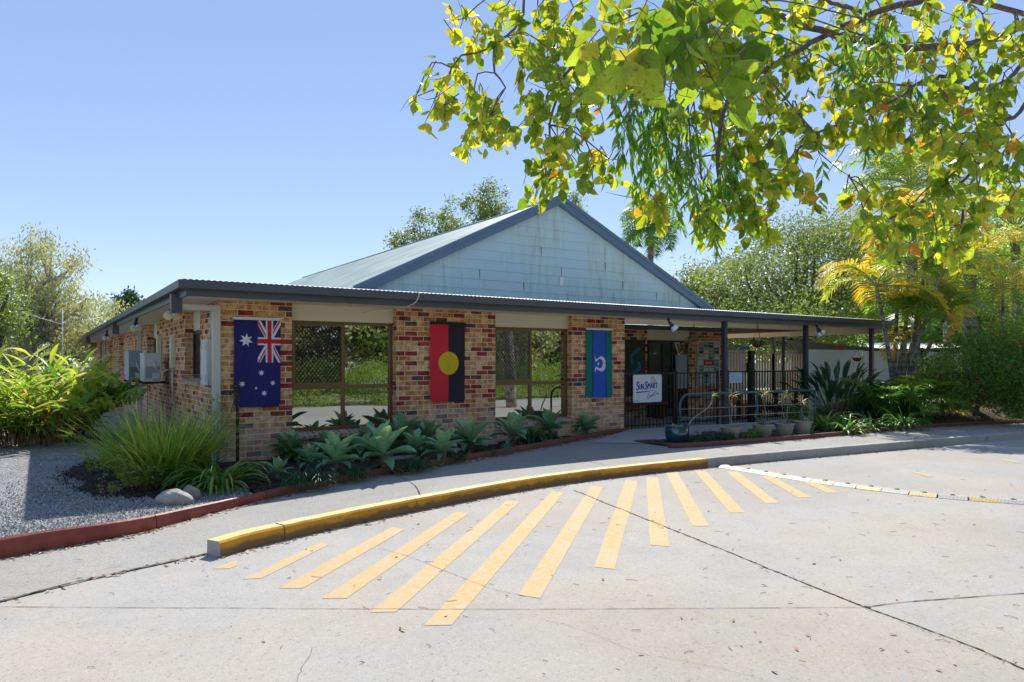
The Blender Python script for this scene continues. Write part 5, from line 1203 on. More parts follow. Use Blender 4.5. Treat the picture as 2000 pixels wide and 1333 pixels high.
# hanging foliage
for (rb, p, rad), n, lab in ((HB[0], 190, 'trailing green plant in the basket before the notice board'), (HB[1], 170, 'feathery plant in the brown basket under the porch')):
    r = thing('trailing_plant', lab, 'plant', tuple(p)); m = MB().mat('fig_leaf'); m.sm = True; st = MB().mat('twig')
    for k in range(14):
        a = U(0, 6.28); P = [p + V((cos(a) * rad * .4, sin(a) * rad * .4, 0)), p + V((cos(a) * rad * 1.1, sin(a) * rad * 1.1, U(.02, .15)))]; P.append(P[-1] + V((cos(a) * .08, sin(a) * .08, -U(.02, .5 if k < 5 else .15)))); st.tube(smooth_line(P, .05), .003, 4)
        for i in range(n // 14): t = rnd() * 1.99; j = int(t); q = P[j].lerp(P[j + 1], t - j); leaf_oval(m, q, rv(), rv(), .06, .022, U(.2, 1), .2)
    st.build('stems', r); m.build('leaves', r)
strap_clump('succulent', 'little succulents in the trough on the pale steel fence', 'plant', tuple(FP[1]), 26, .14, .03, .2, 1.4, .5, 'agave_leaf', .09, (.4, 1))
# --- right bed
strap_clump('agapanthus', 'bright green strappy clump right of the rightmost beige pot', 'plant', gq(1615, 838, .15), 90, .82, .05, .5, 1.35, 1.5, 'strap_leaf', .15, (.35, .9), 'strappy clumps of the right bed')
strap_clump('agapanthus', 'dark green strappy clump in the middle of the right bed edging', 'plant', gq(1655, 844, .15), 80, .6, .045, .3, 1.3, 1.5, 'strap_leaf', .15, (.1, .7), 'strappy clumps of the right bed')
strap_clump('agapanthus', 'low strappy clump below the bird of paradise, close to the edging', 'plant', gq(1700, 838, .15), 90, .62, .045, .3, 1.3, 1.5, 'strap_leaf', .18, (.1, .6), 'strappy clumps of the right bed')
strap_clump('agapanthus', 'low strappy clump at the foot of the cane palms', 'plant', gq(1765, 832, .2), 80, .65, .045, .3, 1.3, 1.5, 'strap_leaf', .18, (.1, .6), 'strappy clumps of the right bed')
c = tuple(G(1632, 822, .15)); r = thing('bird_of_paradise', 'tall clump of stiff dark paddle leaves in front of the pale steel fence', 'plant', c); m = MB().mat('dark_leaf'); m.sm = True; st = MB().mat('crownshaft')
for k in range(75):
    az = U(0, 2 * pi); el = U(.75, 1.5); L = U(.55, 1.15); d = V((cos(az) * cos(el), sin(az) * cos(el), sin(el))); p = V(c) + V((cos(az), sin(az), 0)) * U(0, .25); P = [p, p + d * L * .5, p + d * L + V((cos(az), sin(az), -.5)) * .05]; st.tube(P, .009, 5)
    blade(m, P[-1], az, el - .1, U(.42, .62), U(.09, .13), U(.1, .7), 6, U(.1, .9), .5, wpos=.45)
st.build('stems', r); m.build('leaves', r)
strap_clump('strappy_plant', 'arching dark straps right of the bird of paradise', 'plant', gq(1695, 822, .2), 80, .95, .05, .5, 1.3, 1.6, 'dark_leaf', .25, (.1, .8))

# --- palms
def frond(m, st, p, az, el, L, droop, ll, tone, n=34, w_=.022, vee=.5, plum=0):
    q = V(p); e = el; pts = [q]; ds = []
    for i in range(12):
        d = V((cos(az) * cos(e), sin(az) * cos(e), sin(e))); q = q + d * L / 12; pts.append(q); ds.append(d); e -= droop / 12 * (.5 + i / 8)
    st.tube(pts, [.018 * (1 - .075 * i) + .002 for i in range(13)], 5, False)
    for i in range(n):
        t = .16 + .84 * i / n; j = min(11, int(t * 12)); c = pts[j].lerp(pts[j + 1], t * 12 - j); d = ds[j]; s = V((-sin(az), cos(az), 0)); up = s.cross(d) * -1
        if up.z < 0: up = -up
        l_ = ll * (.45 + .9 * sin(pi * min(1, t * .9 + .1))) * U(.85, 1.1)
        for sg in (-1, 1):
            ld = (s * sg + d * U(.5, .8) + up * (vee + U(-.2, .2) + plum * U(-.6, .6))).normalized(); mid = c + ld * l_ * .5; end = mid + (ld + V((0, 0, -.75))).normalized() * l_ * .5
            wv = d.normalized() * w_ / 2; tt = min(1, max(0, tone + U(-.12, .12)))
            k0 = len(m.v); m.v += [tuple(c + wv * .5), tuple(c - wv * .5), tuple(mid + wv), tuple(mid - wv), tuple(end)]; m.add((k0, k0 + 1, k0 + 3, k0 + 2), tt); m.add((k0 + 2, k0 + 3, k0 + 4), tt)
def palm(name, label, base, h, tr, nf, L, ll, tones, lean=(0, 0), n=34, w_=.022, dead=0, droop=(1., 2.2), plum=.4, shaft=.6, group=None, el=(-.3, 1.35), tm='palm_trunk'):
    r = thing(name, label, 'palm', tuple(base), group); base = V(base); P = [base + V((lean[0] * t * t, lean[1] * t * t, h * t)) for t in [i / 8 for i in range(9)]]
    m = MB().mat(tm); m.tube(P, [tr * (1.18 - .3 * i / 8) for i in range(9)], 12); m.build('trunk', r); top = P[-1]
    m = MB().mat('crownshaft'); m.tube([top, top + V((0, 0, shaft * .5)), top + V((0, 0, shaft))], [tr * .95, tr * .85, tr * .3], 10); m.build('crownshaft', r); m = MB().mat('palm_leaf'); m.sm = False; st = MB().mat('cane_stem')
    for k in range(nf):
        az = k * 2.39996 + U(-.3, .3); t = (k + .5) / nf; e = el[1] + (el[0] - el[1]) * t; frond(m, st, top + V((0, 0, shaft * .8)), az, e, L * U(.85, 1.1), U(*droop), ll, U(*tones), n, w_, .2, plum)
    m.build('fronds', r); st.build('frond_stems', r)
    if dead:
        dm = MB().mat('dead_leaf'); ds = MB().mat('twig')
        for k in range(dead): frond(dm, ds, top + V((0, 0, shaft * .5)), U(0, 6.28), -.2, L * .8, 2., ll * .6, .6, 20, .02, 0)
        dm.build('dead_fronds', r)
    return r
def gb(px, d, z=.1): p = at(px, 700, d); return V((p.x, p.y, z))
palm('queen_palm', 'tall queen palm with drooping feathery fronds rising behind the porch end', gb(1790, 21), 6.3, .11, 26, 2.4, .58, (.25, .7), (-.15, .1), 56, .032, 2, plum=.9)
palm('queen_palm', 'thick grey trunked palm at the right side behind the flowering shrub', gb(1893, 20.5), 3.9, .19, 18, 2.1, .5, (.35, .85), (.05, 0), 44, .032, 2, plum=.7)
palm('queen_palm', 'slender grey palm left of the thick trunked one', gb(1850, 23), 4.3, .12, 14, 2.0, .5, (.45, .9), (.05, 0), 40, .032, 1, plum=.7)
palm('queen_palm', 'tall palm at the right picture edge with dense yellow green fronds', gb(1985, 23), 5.3, .14, 24, 2.6, .55, (.3, .7), (-.1, 0), 50, .032, 2, plum=.8)
palm('queen_palm', 'thin stemmed young palm right of the thick trunked one', gb(1957, 19), 3.0, .045, 9, 1.6, .36, (.3, .8), (.05, 0), 30, .02, 0)
palm('queen_palm', 'distant palm standing behind the right slope of the gable', gb(1271, 40), 8.6, .17, 18, 2.4, .7, (.1, .4), (0, 0), 44, .07, 3, plum=.9, droop=(1.4, 2.6))
# golden cane clump: several leaning stems, one thing
base = gb(1752, 18.3, .35); r = thing('golden_cane_palm', 'clump of leaning golden cane palms with orange green fronds at the end of the porch', 'palm', tuple(base))
m = MB().mat('palm_leaf'); st = MB().mat('cane_stem'); tk = MB().mat('palm_trunk')
for k, (dx, px2, py2, nf) in enumerate(((-.1, 1712, 560, 12), (.0, 1775, 600, 6), (.1, 1775, 520, 9), (.22, 1830, 560, 8), (.3, 1860, 600, 6), (-.1, 1790, 650, 4), (.15, 1800, 640, 5), (.35, 1815, 480, 8), (-.05, 1760, 450, 8))):
    top = at(px2, py2, 18 + U(-.6, .8)); b = base + V((dx, U(-.2, .2), 0)); P = [b.lerp(top, t) + V((0, 0, .25 * sin(pi * t))) for t in (0, .25, .5, .75, 1)]; tk.tube(P, [.06, .055, .05, .045, .04], 8)
    for i in range(nf): frond(m, st, top, U(0, 6.28), U(.1, 1.3), U(1.3, 1.9), U(1.3, 2.4), .46, random.choice((.25, .4, .55, .7, .85)), 34, .042, .35)
tk.build('trunk', r); m.build('fronds', r); st.build('frond_stems', r)
for px, d, n, L, lab in ((1700, 17.2, 26, 1.15, 'low dark palm thicket behind the bird of paradise'), (1765, 16.8, 30, 1.2, 'low palm thicket in front of the cane palm stems'), (1815, 17.3, 26, 1.1, 'low palm thicket with yellowing tips right of the cane palms')):
    c = gb(px, d, .3); r = thing('palm_thicket', lab, 'palm', tuple(c), 'low palm thickets of the right bed'); m = MB().mat('palm_leaf'); st = MB().mat('crownshaft')
    for k in range(n): frond(m, st, c + V((U(-.3, .3), U(-.3, .3), 0)), U(0, 6.28), U(.5, 1.4), L * U(.7, 1.3), U(.8, 2.2), .36, random.gauss(.2 if px < 1800 else .45, .14), 28, .036, .3)
    m.build('fronds', r); st.build('frond_stems', r)

# --- trees
def tree(name, label, base, trunk_h, tr, blobs, n, ls, leafm, barkm, group=None, limbs=24, clump=.5, nclump=60, lw=.5, tone=(.1, 1), droop=0, cat='tree', flowers=0):
    """blobs: (x,y,z,rx,ry,rz) relative to the base"""
    r = thing(name, label, cat, tuple(base), group); base = V(base); t0 = base + V((U(-.1, .1), U(-.1, .1), trunk_h)); m = MB().mat(barkm)
    m.tube([base + V((0, 0, -.1)), base.lerp(t0, .5) + V((U(-.1, .1), U(-.1, .1), 0)), t0], [tr * 1.25, tr, tr * .8], 9)
    vol = [b[3] * b[4] * b[5] for b in blobs]; cl = []
    for i in range(nclump):
        b = random.choices(blobs, vol)[0]; d = rv(); rad = U(.35, 1) ** .5; cl.append((base + V((b[0] + d.x * b[3] * rad, b[1] + d.y * b[4] * rad, b[2] + d.z * b[5] * rad)), rnd()))
    for c, _ in random.sample(cl, min(limbs, len(cl))):
        mid = t0.lerp(c, .45) + V((0, 0, .12 * (c - t0).length)) + rv(.12 * (c - t0).length); m.tube(smooth_line([tuple(t0), tuple(mid), tuple(c)], max(.3, tr * 3)), 0, 5) if False else m.tube([t0, t0.lerp(mid, .5) + rv(tr), mid, mid.lerp(c, .5) + rv(tr), c], [tr * .55, tr * .42, tr * .28, tr * .16, tr * .06], 5)
    m.build('trunk', r); m = MB().mat(leafm)
    for i in range(n):
        c, tn = cl[int(rnd() * len(cl))]; p = c + V((random.gauss(0, clump * .5), random.gauss(0, clump * .5), random.gauss(0, clump * .38)))
        t = tone[0] + (tone[1] - tone[0]) * min(1, max(0, tn * .5 + rnd() * .5)); d = rv()
        if droop: d = (d + V((0, 0, -droop))).normalized()
        quad_leaf(m, p, ls * U(.6, 1.3), ls * lw * U(.7, 1.2), t, d)
    m.build('crown', r)
    if flowers:
        m = MB().mat('red_flower')
        for i in range(flowers):
            c, tn = cl[int(rnd() * len(cl))]; p = c + rv(clump * .7)
            for k in range(5): quad_leaf(m, p, .05, .04, rnd())
        m.build('flowers', r)
    return r
def bl(px, py, d, rpx, rpy, base, ry=None):
    p = at(px, py, d); s = d / F_; return (p.x - base.x, p.y - base.y, p.z - base.z, rpx * s, (ry or rpx * s), rpy * s)
b = gb(1560, 33, 0); tree('fig_tree', 'large spreading fig tree with dense small leaves behind the porch roof', b, 2.0, .28, [bl(1560, 535, 33, 150, 105, b), bl(1430, 575, 31, 110, 75, b), bl(1650, 530, 34, 100, 110, b), bl(1520, 640, 30, 170, 40, b)], 42000, .15, 'fig_leaf', 'bark_brown', None, 60, .95, 330, tone=(.25, 1))
b = gb(1375, 34, 0); tree('fig_tree', 'smaller rounded fig tree just right of the gable end', b, 2.0, .3, [bl(1375, 590, 34, 62, 62, b), bl(1420, 660, 33, 60, 30, b)], 11000, .15, 'fig_leaf', 'bark_brown', None, 24, .75, 110, tone=(.25, 1))
for px, py, d, rx, ry, lab, tn, lm in ((1760, 590, 36, 110, 150, 'tall dense green tree behind the cane palms', (.2, .9), 'bush_leaf'), (1930, 590, 34, 130, 150, 'tall dense yellow green tree at the right edge behind the palms', (.4, 1), 'bush_leaf'), (1860, 640, 28, 120, 70, 'leafy understorey tree behind the flowering shrub', (.2, .8), 'bush_leaf'), (2060, 560, 30, 120, 190, 'dense tree cut off by the right picture edge', (.3, 1), 'bush_leaf')):
    b = gb(px, d, 0); tree('rainforest_tree', lab, b, 2.2, .25, [bl(px, py, d, rx, ry, b)], 13000, .22, lm, 'bark_brown', None, 40, .9, 170, tone=tn)
for px, py, d, rx, ry, n, lab in ((830, 445, 46, 42, 52, 3600, 'slim airy tree rising behind the left slope of the green roof'), (905, 425, 48, 48, 42, 5200, 'dense round topped tree behind the green roof'), (965, 395, 50, 32, 48, 3400, 'pointed tree top nearest the gable behind the roof'), (778, 470, 46, 20, 18, 900, 'small tuft of a tree peeping over the roof ridge'), (1118, 392, 48, 14, 16, 500, 'tree top peeping out right of the gable apex')):
    b = gb(px, d, 0); tree('eucalypt_tree', lab, b, at(px, py, d).z * .55, .22, [bl(px, py, d, rx, ry, b), bl(px + 4, py + ry, d, rx, ry * .7, b)], n, .20, 'fig_leaf', 'bark_grey', 'trees behind the roof', 16, .5, 60, tone=(.1, 1), droop=.4)
b = gb(60, 30, 0); tree('weeping_tree', 'airy weeping grey green tree at the left edge behind the ginger', b, 2.6, .28, [bl(90, 540, 30, 70, 90, b), bl(30, 600, 29, 60, 90, b), bl(150, 620, 31, 60, 60, b), bl(60, 500, 31, 50, 50, b)], 9500, .20, 'gum_leaf', 'paper_bark', None, 60, .55, 150, .3, droop=1.2)
b = gb(190, 34, 0); tree('weeping_tree', 'thin drooping tree between the left eaves and the big weeping tree', b, 2.2, .18, [bl(185, 635, 34, 50, 50, b), bl(215, 600, 34, 25, 25, b)], 2600, .20, 'gum_leaf', 'paper_bark', None, 24, .5, 50, .3, droop=1.2)
b = gb(-30, 24, 0); tree('dense_tree', 'dense green tree at the far left picture edge', b, 1.6, .2, [bl(-30, 600, 24, 60, 90, b)], 5500, .14, 'fig_leaf', 'bark_brown', None, 20, .5, 90, tone=(.3, 1))
b = gb(248, 62, 0); tree('pine_tree', 'small dark pine top showing above the left eaves', b, 3, .25, [bl(248, 592, 62, 26, 22, b), bl(235, 620, 62, 22, 12, b)], 2600, .30, 'dark_leaf', 'bark_brown', None, 26, .45, 40, tone=(.3, 1))
for px, py, d, rx, ry, lab in ((60, 670, 55, 120, 50, 'distant grey green trees low at the left edge'), (220, 680, 60, 100, 35, 'distant trees right behind the left eaves')):
    b = gb(px, d, 0); tree('distant_tree', lab, b, 1.5, .2, [bl(px, py, d, rx, ry, b)], 4500, .32, 'gum_leaf', 'bark_grey', None, 14, .9, 80)
b = gb(1500, 60, 0)
for k, (px, d, lab) in enumerate(((1400, 50, 'far tree seen under the porch left part'), (1560, 52, 'far tree seen under the porch centre'), (1690, 50, 'far tree seen under the porch right part'))):
    b = gb(px, d, 0); tree('distant_tree', lab, b, 1.5, .3, [bl(px, 650, d, 120, 60, b)], 5500, .32, 'bush_leaf', 'bark_brown', None, 14, 1.1, 90, tone=(.3, 1))
for k, (x, y, lab) in enumerate(((-14, 24, 'leafy tree beyond the lawn left of the weeping tree'), (-22, 14, 'leafy tree at the left beyond the gravel'), (-10, 45, 'far leafy tree left of the long eaves'), (-18, 38, 'far tree between the two weeping trees'), (-4, 56, 'far leafy tree behind the end of the long wing'))):
    tree('leafy_tree', lab, V((x, y, 0)), 1.4, .2, [(0, 0, 2.6, 4.2, 3, 2.6)], 6000, .26, 'gum_leaf' if k % 2 else 'bush_leaf', 'bark_grey', 'trees beyond the left lawn', 20, .9, 90, tone=(.2, .9))
# flowering shrubs on the right
for px, py, d, rx, ry, n, fl, lab in ((1905, 722, 17.2, 95, 75, 12000, 24, 'broad rambling rose shrub with a few pink flowers right of the palms'), (1990, 715, 16.6, 75, 100, 12000, 10, 'rose shrub at the right picture edge'), (1840, 760, 17.4, 50, 40, 3500, 4, 'dark low shrub at the foot of the rambling rose'), (1960, 600, 21, 90, 60, 6000, 0, 'pale leafy shrub rising behind the roses')):
    b = gb(px, d, .4); tree('flowering_shrub', lab, b, .4, .05, [bl(px, py, d, rx, ry, b)], n, .075, 'bush_leaf', 'twig', None, 40, .28, 120, .55, tone=(.1, .9), cat='shrub', flowers=fl)
# garden behind the photographer (it shows in the window panes)
for k, (x, y, h, lab, lm) in enumerate(((3, -25, 8, 'street tree mirrored in the leftmost window pane', 'gum_leaf'), (8.5, -27, 9, 'grey green street tree mirrored in the left window', 'gum_leaf'), (13.5, -27, 7.5, 'street tree mirrored between the two windows', 'fig_leaf'), (19, -28, 9, 'street tree mirrored in the right window', 'gum_leaf'), (25.5, -29, 9, 'street tree mirrored at the edge of the right window', 'fig_leaf'), (33, -28, 8, 'street tree mirrored in the entrance glass', 'gum_leaf'), (-3, -28, 7, 'street tree beyond the left end of the mirrored row', 'fig_leaf'))):
    tree('street_tree', lab, V((x, y + 4.5, 0)), 2.5, .22, [(0, 0, h * .55, 3.6, 2.0, h * .42), (.5, .5, 2.6, 3.8, 1.8, 2.2)], 12000, .32, lm, 'paper_bark', 'trees across the driveway', 40, .8, 90, droop=.3, tone=(.2, 1))
for k, (x, lab) in enumerate(((2, 'bright hedge bush across the driveway, leftmost in the panes'), (6, 'bright hedge bush mirrored low in the left pane'), (10, 'bright hedge bush with red flowers mirrored in the left window'), (14, 'bright hedge bush mirrored between the windows'), (18, 'bright hedge bush mirrored low in the right window'), (22, 'bright hedge bush mirrored at the right window jamb'), (26, 'bright hedge bush mirrored by the gate'))):
    tree('hedge_bush', lab, V((x * .72 + 1.5, -13.9, 0)), .3, .04, [(0, 0, .75, 1.7, .9, .85)], 9000, .075, 'bush_leaf', 'twig', 'hedge bushes across the driveway', 14, .35, 90, .5, tone=(.45, 1), cat='bush', flowers=60 if k == 2 else 0)

# --- the overhanging tree
random.seed(21)
root = thing('overhanging_tree', 'yellow green broad leaved branches hanging over the driveway from the upper right', 'tree', (9.5, -11.5, 0))
tb = V((9.5, -11.5, 0)); tr_ = MB().mat('bark_grey'); fork = tb + V((-.6, .8, 4.6)); tr_.tube([tb, tb + V((-.1, .2, 2)), fork], [.26, .21, .16], 12); tr_.build('trunk', root)
lm = MB().mat('canopy_leaf'); lm.sm = True; br = MB().mat('twig')
def droopy(p, n, L, spread, tone, w_=.68, big=1):
    # a hanging spray: twig with alternate leaves
    q = V(p); d = (V((U(-1, 1), U(-1, 1), -.6)) * 1.).normalized(); pts = [q]
    for i in range(5): d = (d + V((0, 0, -.22)) + rv(.25)).normalized(); q = q + d * spread / 5; pts.append(q)
    br.tube(pts, [.004 * big, .0035 * big, .003 * big, .0025 * big, .002 * big, .001], 4, False)
    for i in range(n):
        t = rnd() * 4.99; j = int(t); c = pts[j].lerp(pts[j + 1], t - j); ld = (rv() + V((0, 0, -.85))).normalized(); s = L * U(.65, 1.15)
        nv = rv(); c = c + rv(.02 * big)
        leaf_oval(lm, c, ld, nv, s, s * w_ * U(.85, 1.1), min(1, max(0, random.gauss(tone, .17))) if rnd() > .015 else U(.85, 1), U(-.1, .25))
    return pts[0]
CL = []   # (px, py, radius px, distance, sprays, tone)
rows = [(905, 60, 45, 5.3, 7, .55), (880, 165, 38, 5.0, 6, .5), (815, 190, 14, 5.0, 1, .55), (850, 205, 26, 5, 3, .6), (925, 215, 42, 4.9, 10, .42), (960, 245, 40, 4.8, 11, .4), (925, 265, 26, 4.8, 5, .45),
        (980, 60, 50, 5.4, 10, .5), (1050, 40, 60, 5.5, 14, .5), (1120, 40, 50, 5.4, 12, .5), (1010, 120, 35, 5.2, 6, .4), (1070, 120, 50, 5.1, 12, .35), (1120, 160, 50, 5, 12, .35), (1080, 200, 45, 4.9, 10, .32), (1130, 215, 35, 4.9, 7, .35),
        (1060, 250, 40, 4.9, 8, .45), (1090, 285, 28, 4.8, 5, .55), (1070, 330, 32, 4.7, 6, .35), (1062, 355, 24, 4.7, 5, .4), (1105, 325, 20, 4.7, 3, .4), (1190, 325, 28, 4.8, 5, .45), (1160, 320, 14, 4.8, 2, .5),
        (1180, 120, 60, 5.2, 12, .4), (1230, 60, 55, 5.4, 12, .4), (1300, 60, 60, 5.5, 12, .4), (1380, 60, 60, 5.5, 14, .4), (1450, 50, 65, 5.6, 16, .42), (1520, 60, 65, 5.6, 16, .42), (1600, 60, 65, 5.7, 16, .45), (1680, 60, 65, 5.8, 16, .45), (1760, 60, 65, 5.8, 16, .5), (1840, 55, 65, 5.8, 16, .5), (1920, 60, 65, 5.7, 16, .5), (1990, 70, 55, 5.6, 12, .5),
        (1500, 140, 60, 5.3, 14, .4), (1580, 150, 55, 5.4, 12, .45), (1660, 150, 60, 5.4, 13, .5), (1740, 150, 60, 5.4, 13, .45), (1820, 150, 60, 5.4, 13, .45), (1900, 150, 60, 5.3, 13, .4), (1975, 160, 55, 5.2, 12, .35),
        (1380, 180, 50, 5, 10, .35), (1440, 210, 55, 5, 12, .4), (1500, 230, 55, 5, 12, .45), (1545, 260, 45, 5, 9, .4), (1440, 290, 50, 4.9, 11, .4), (1500, 310, 50, 4.9, 11, .35), (1540, 350, 42, 4.8, 9, .5), (1470, 370, 45, 4.8, 9, .35), (1570, 385, 20, 4.8, 3, .55), (1500, 415, 26, 4.8, 4, .45), (1420, 400, 38, 4.8, 7, .3), (1390, 440, 26, 4.8, 5, .4), (1360, 430, 20, 4.8, 3, .55), (1480, 440, 24, 4.8, 4, .35), (1285, 360, 22, 4.9, 3, .5), (1240, 395, 16, 4.9, 2, .6), (1275, 405, 18, 4.9, 2, .5), (1330, 250, 40, 5, 7, .35), (1290, 230, 35, 5, 5, .4),
        (1640, 220, 45, 5.2, 9, .5), (1670, 250, 40, 5.1, 8, .5), (1640, 280, 24, 5.1, 3, .6), (1720, 220, 50, 5.1, 10, .4), (1790, 220, 50, 5.1, 11, .4), (1740, 265, 32, 5.1, 5, .5), (1800, 265, 30, 5.1, 5, .5), (1860, 230, 50, 5, 11, .4), (1930, 230, 45, 5, 9, .4),
        (1850, 300, 40, 4.9, 8, .45), (1900, 320, 48, 4.9, 10, .35), (1950, 340, 42, 4.9, 8, .35), (1860, 360, 38, 4.8, 6, .45), (1910, 385, 28, 4.8, 5, .5), (1975, 370, 26, 4.8, 4, .5), (1985, 290, 26, 5, 4, .3), (1840, 320, 20, 4.9, 2, .55),
        (1690, 385, 22, 5, 3, .6), (1650, 400, 14, 5, 1, .7), (1720, 420, 40, 4.9, 7, .45), (1780, 425, 40, 4.9, 8, .42), (1840, 440, 32, 4.8, 6, .4), (1760, 470, 34, 4.8, 6, .35), (1830, 475, 32, 4.8, 6, .4), (1870, 490, 26, 4.8, 4, .4), (1690, 440, 26, 4.9, 3, .45), (1880, 450, 20, 4.8, 2, .5)]
near = [(1200, 60, 26, 1.9, 2, .35), (1185, 180, 40, 1.75, 5, .5), (1240, 190, 45, 1.7, 6, .45), (1300, 100, 40, 1.9, 5, .25), (1300, 190, 50, 1.75, 6, .3), (1360, 100, 45, 1.9, 6, .2), (1390, 180, 55, 1.8, 7, .25), (1440, 170, 35, 1.8, 4, .3), (1420, 50, 50, 2.2, 6, .3), (1330, 40, 40, 2.2, 4, .4), (1430, 235, 30, 1.8, 3, .3)]
anchors = []
for px, py, rp, d, n, tn in rows:
    for k in range(max(1, round(n * .78))):
        a = U(0, 6.28); rr_ = rp * math.sqrt(rnd()); dd_ = d + U(-.7, .9); p = at(px + rr_ * cos(a), py + rr_ * sin(a) - 22, dd_)
        droopy(p, 8, .105, .21, tn * .85)
    anchors.append((at(px, py - rp * .5, d + .1), d))
for px, py, rp, d, n, tn in near:
    for k in range(n):
        a = U(0, 6.28); rr_ = rp * math.sqrt(rnd()); p = at(px + rr_ * cos(a), py + rr_ * sin(a) - 105, d + U(-.1, .35)); droopy(p, 3, .105, .10, tn * .8, .72, .45)
    anchors.append((at(px, py - rp * .5, d + .1), d))
lm.build('leaves', root)
# branches: main limbs from the fork, then side branches to each spray group
limbs = []
for pts, r0 in (([(2150, -60, 7.5), (1980, 60, 6), (1800, 95, 5.8), (1600, 60, 5.6), (1380, -20, 5.6), (1180, -20, 5.5), (1020, -10, 5.4)], .05), ([(2150, -60, 7.5), (1900, -20, 6.2), (1700, 30, 5.9), (1520, 120, 5.4), (1420, 200, 5), (1400, 330, 4.9), (1420, 420, 4.8)], .045),
                ([(2150, -60, 7.5), (1960, 160, 5.6), (1830, 150, 5.3), (1740, 200, 5.1), (1600, 260, 5.1), (1530, 330, 4.9)], .03), ([(2150, -60, 7.5), (2020, 180, 5.5), (1930, 260, 5), (1890, 350, 4.9), (1790, 400, 4.9), (1740, 430, 4.9)], .03),
                ([(1380, -20, 5.6), (1240, 60, 5.4), (1120, 130, 5.2), (1080, 220, 5), (1068, 340, 4.8)], .02), ([(1180, -20, 5.5), (1040, -30, 5.4), (1020, 30, 5.3), (965, 95, 5.1), (900, 105, 5.), (868, 165, 5.), (815, 190, 5.)], .014), ([(965, 95, 5.1), (968, 140, 5), (985, 170, 4.9), (950, 240, 4.8)], .010),
                ([(1700, 30, 5.9), (1400, -60, 3.5), (1330, 20, 2.4), (1300, 120, 1.9), (1220, 160, 1.8)], .016), ([(1660, 280, 5.1), (1640, 300, 5), (1625, 330, 5), (1600, 350, 5), (1580, 380, 5)], .004), ([(1560, 210, 5.1), (1580, 260, 5), (1605, 300, 5), (1640, 330, 5), (1660, 350, 5)], .006)):
    P = smooth_line([tuple(at(*q)) for q in pts], .12); P = [p + rv(.012) for p in P]; n_ = len(P); br.tube(P, [r0 * (1 - .75 * i / n_) for i in range(n_)], 7); limbs += P[::2]
br.tube([fork, fork.lerp(limbs[0], .5) + V((0, 0, .4)), limbs[0]], [.14, .09, .055], 8)
for p, d in anchors:
    best = min(limbs, key=lambda q: (q - p).length + (0 if q.z > p.z else .8)); mid = best.lerp(p, .5) + V((0, 0, .08)) + rv(.05)
    rr_ = .005 if d > 3 else .0016; br.tube(smooth_line([tuple(best), tuple(mid), tuple(p)], .1), rr_, 5)
    for k in range(3): e = p + rv(.22 if d > 3 else .08); br.tube([p, p.lerp(e, .5) + rv(.02), e], [rr_ * .7, rr_ * .5, .001], 4)
br.build('branches', root)
# second tree: narrow drooping leaves
root = thing('narrow_leaved_tree', 'hanging branches of narrow dark green leaves mixed into the yellow green canopy', 'tree', (11.5, -9.0, 0)); tb = V((11.5, -9.0, 0)); m = MB().mat('paper_bark'); m.tube([tb, tb + V((-.2, 0, 2.5)), tb + V((-.8, 0, 5.2))], [.2, .17, .12], 12); m.build('trunk', root)
m = MB().mat('narrow_leaf'); m.sm = True; b2 = MB().mat('twig'); top = tb + V((-.8, 0, 5.2)); hub = at(1330, 60, 6.3); b2.tube(smooth_line([tuple(top), tuple(at(1700, -40, 7)), tuple(hub)], .2), .03, 6)
for px, py, d, n in ((1255, 200, 4.7, 22), (1240, 260, 4.6, 18), (1275, 300, 4.6, 18), (1300, 340, 4.6, 18), (1345, 300, 4.6, 16), (1350, 370, 4.5, 20), (1370, 410, 4.5, 14), (1400, 350, 4.5, 16), (1290, 270, 4.7, 16), (1440, 400, 4.5, 12), (1685, 130, 4.7, 14), (1700, 100, 4.7, 12), (1600, 330, 4.7, 4), (1740, 250, 4.7, 10)):
    n = round(n * .45); c = at(px, py - 60, d); b2.tube(smooth_line([tuple(hub), tuple(hub.lerp(c, .5) + V((0, 0, .2))), tuple(c)], .2), .006, 5)
    for k in range(n):
        s = c + V((random.gauss(0, .12), random.gauss(0, .12), random.gauss(0, .1))); P = [c, s]; q = s
        for i in range(4): q = q + V((U(-.04, .04), U(-.04, .04), -.09)); P.append(q)
        b2.tube(P, .002, 3, False)
        for i in range(13): t = 1 + rnd() * 3.99; j = int(t); q = P[j].lerp(P[j + 1], t - j); leaf_oval(m, q, (rv(.7) + V((0, 0, -1.1))), rv(), U(.08, .12), .022, rnd(), .15)
b2.build('branches', root); m.build('leaves', root)

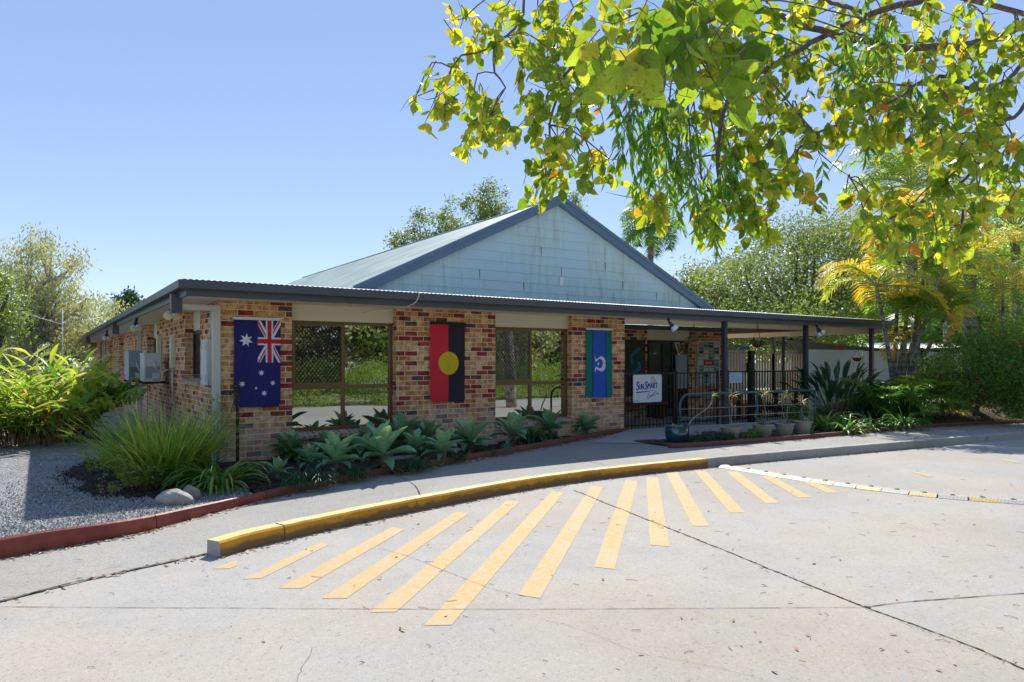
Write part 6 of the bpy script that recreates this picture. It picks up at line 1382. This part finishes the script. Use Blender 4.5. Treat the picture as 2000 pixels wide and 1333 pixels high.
# --- litter: leaves and twigs on the paving
random.seed(5)
m = MB().mat('litter'); m.sm = False
def lit(x, y, z, s): 
    a = U(0, 6.28); d = V((cos(a), sin(a), U(-.05, .25))); leaf_oval(m, V((x, y, z + .006)), d, V((U(-.5, .5), U(-.5, .5), 1)), s, s * U(.2, .45), rnd(), U(.1, .5))
for k in range(750): x = U(-3, 12); lit(x, kerb_y(x) - abs(random.gauss(0, .06)) - .01 if x > -1 else interp(JOINT, x) + random.gauss(0, .05), .0, U(.03, .075))
for k in range(1200): x = U(-4, 8); lit(x, interp(edl, x) - .06 - abs(random.gauss(0, .05)), path_z(x), U(.035, .085))
er = [(p.x, p.y) for p in EDGE_R]
for k in range(240): x = U(7, 18); lit(x, interp(er, x) - .06 - abs(random.gauss(0, .05)), path_z(x), U(.035, .08))
for k in range(190): p = G(U(-50, 2050), 712 + 1375 * 1.65 / U(3.3, 11)); lit(p.x, p.y, .002, U(.02, .055)) if p.y < kerb_y(p.x) - .05 or p.x < -2 else None
for k in range(18): p = G(U(1300, 2000), U(960, 1320)); lit(p.x, p.y, .002, U(.03, .06))
for k in range(300): x = U(12, 22); lit(x, interp(er, x) + U(.1, 1.2), .2, U(.04, .09))
JL = smooth_line([tuple(G(*q)) for q in ((1120, 958), (1400, 1070), (1690, 1187), (2000, 1308))], .02)
for k in range(420): q = random.choice(JL); lit(q.x + random.gauss(0, .012), q.y + random.gauss(0, .012), .001, U(.008, .022))
m.mat('twig')
for k in range(130):
    p = G(U(0, 2000), 712 + 1375 * 1.65 / U(3.4, 10)); a = U(0, 6.28); L = U(.03, .09); m.tube([p + V((0, 0, .004)), p + V((cos(a) * L * .5, sin(a) * L * .5, .007)), p + V((cos(a + .3) * L, sin(a + .3) * L, .004))], .0016, 3)
tag(m.build('leaf_litter'), 'scattered dry leaves and twigs on the driveway and along the edging', 'leaf litter', kind='stuff')
m = MB().mat('pebble')
for k in range(9000):
    x = U(-4.5, -.2) if rnd() < .8 else U(-2.6, -1.); y0 = interp(edl, x) + .05; y = y0 + abs(random.gauss(0, 1.6)); s = U(.008, .02); c = V((x, y, .105)); m.face([c + rv(s), c + rv(s), c + rv(s), c + V((0, 0, s))][:4]); 
m.mat('mulch')
for k in range(2500):
    a = U(0, 6.28); r_ = random.gauss(1., .12); s = U(.008, .022); c = V((-1.15 + .8 * r_ * cos(a), -.3 + 1.8 * r_ * sin(a), .112))
    if c.y > interp(edl, c.x) + .06 and c.x < -.02: m.face([c + rv(s), c + rv(s), c + rv(s)])
tag(m.build('loose_gravel'), 'loose grey gravel stones behind the red edging', 'gravel', kind='stuff')
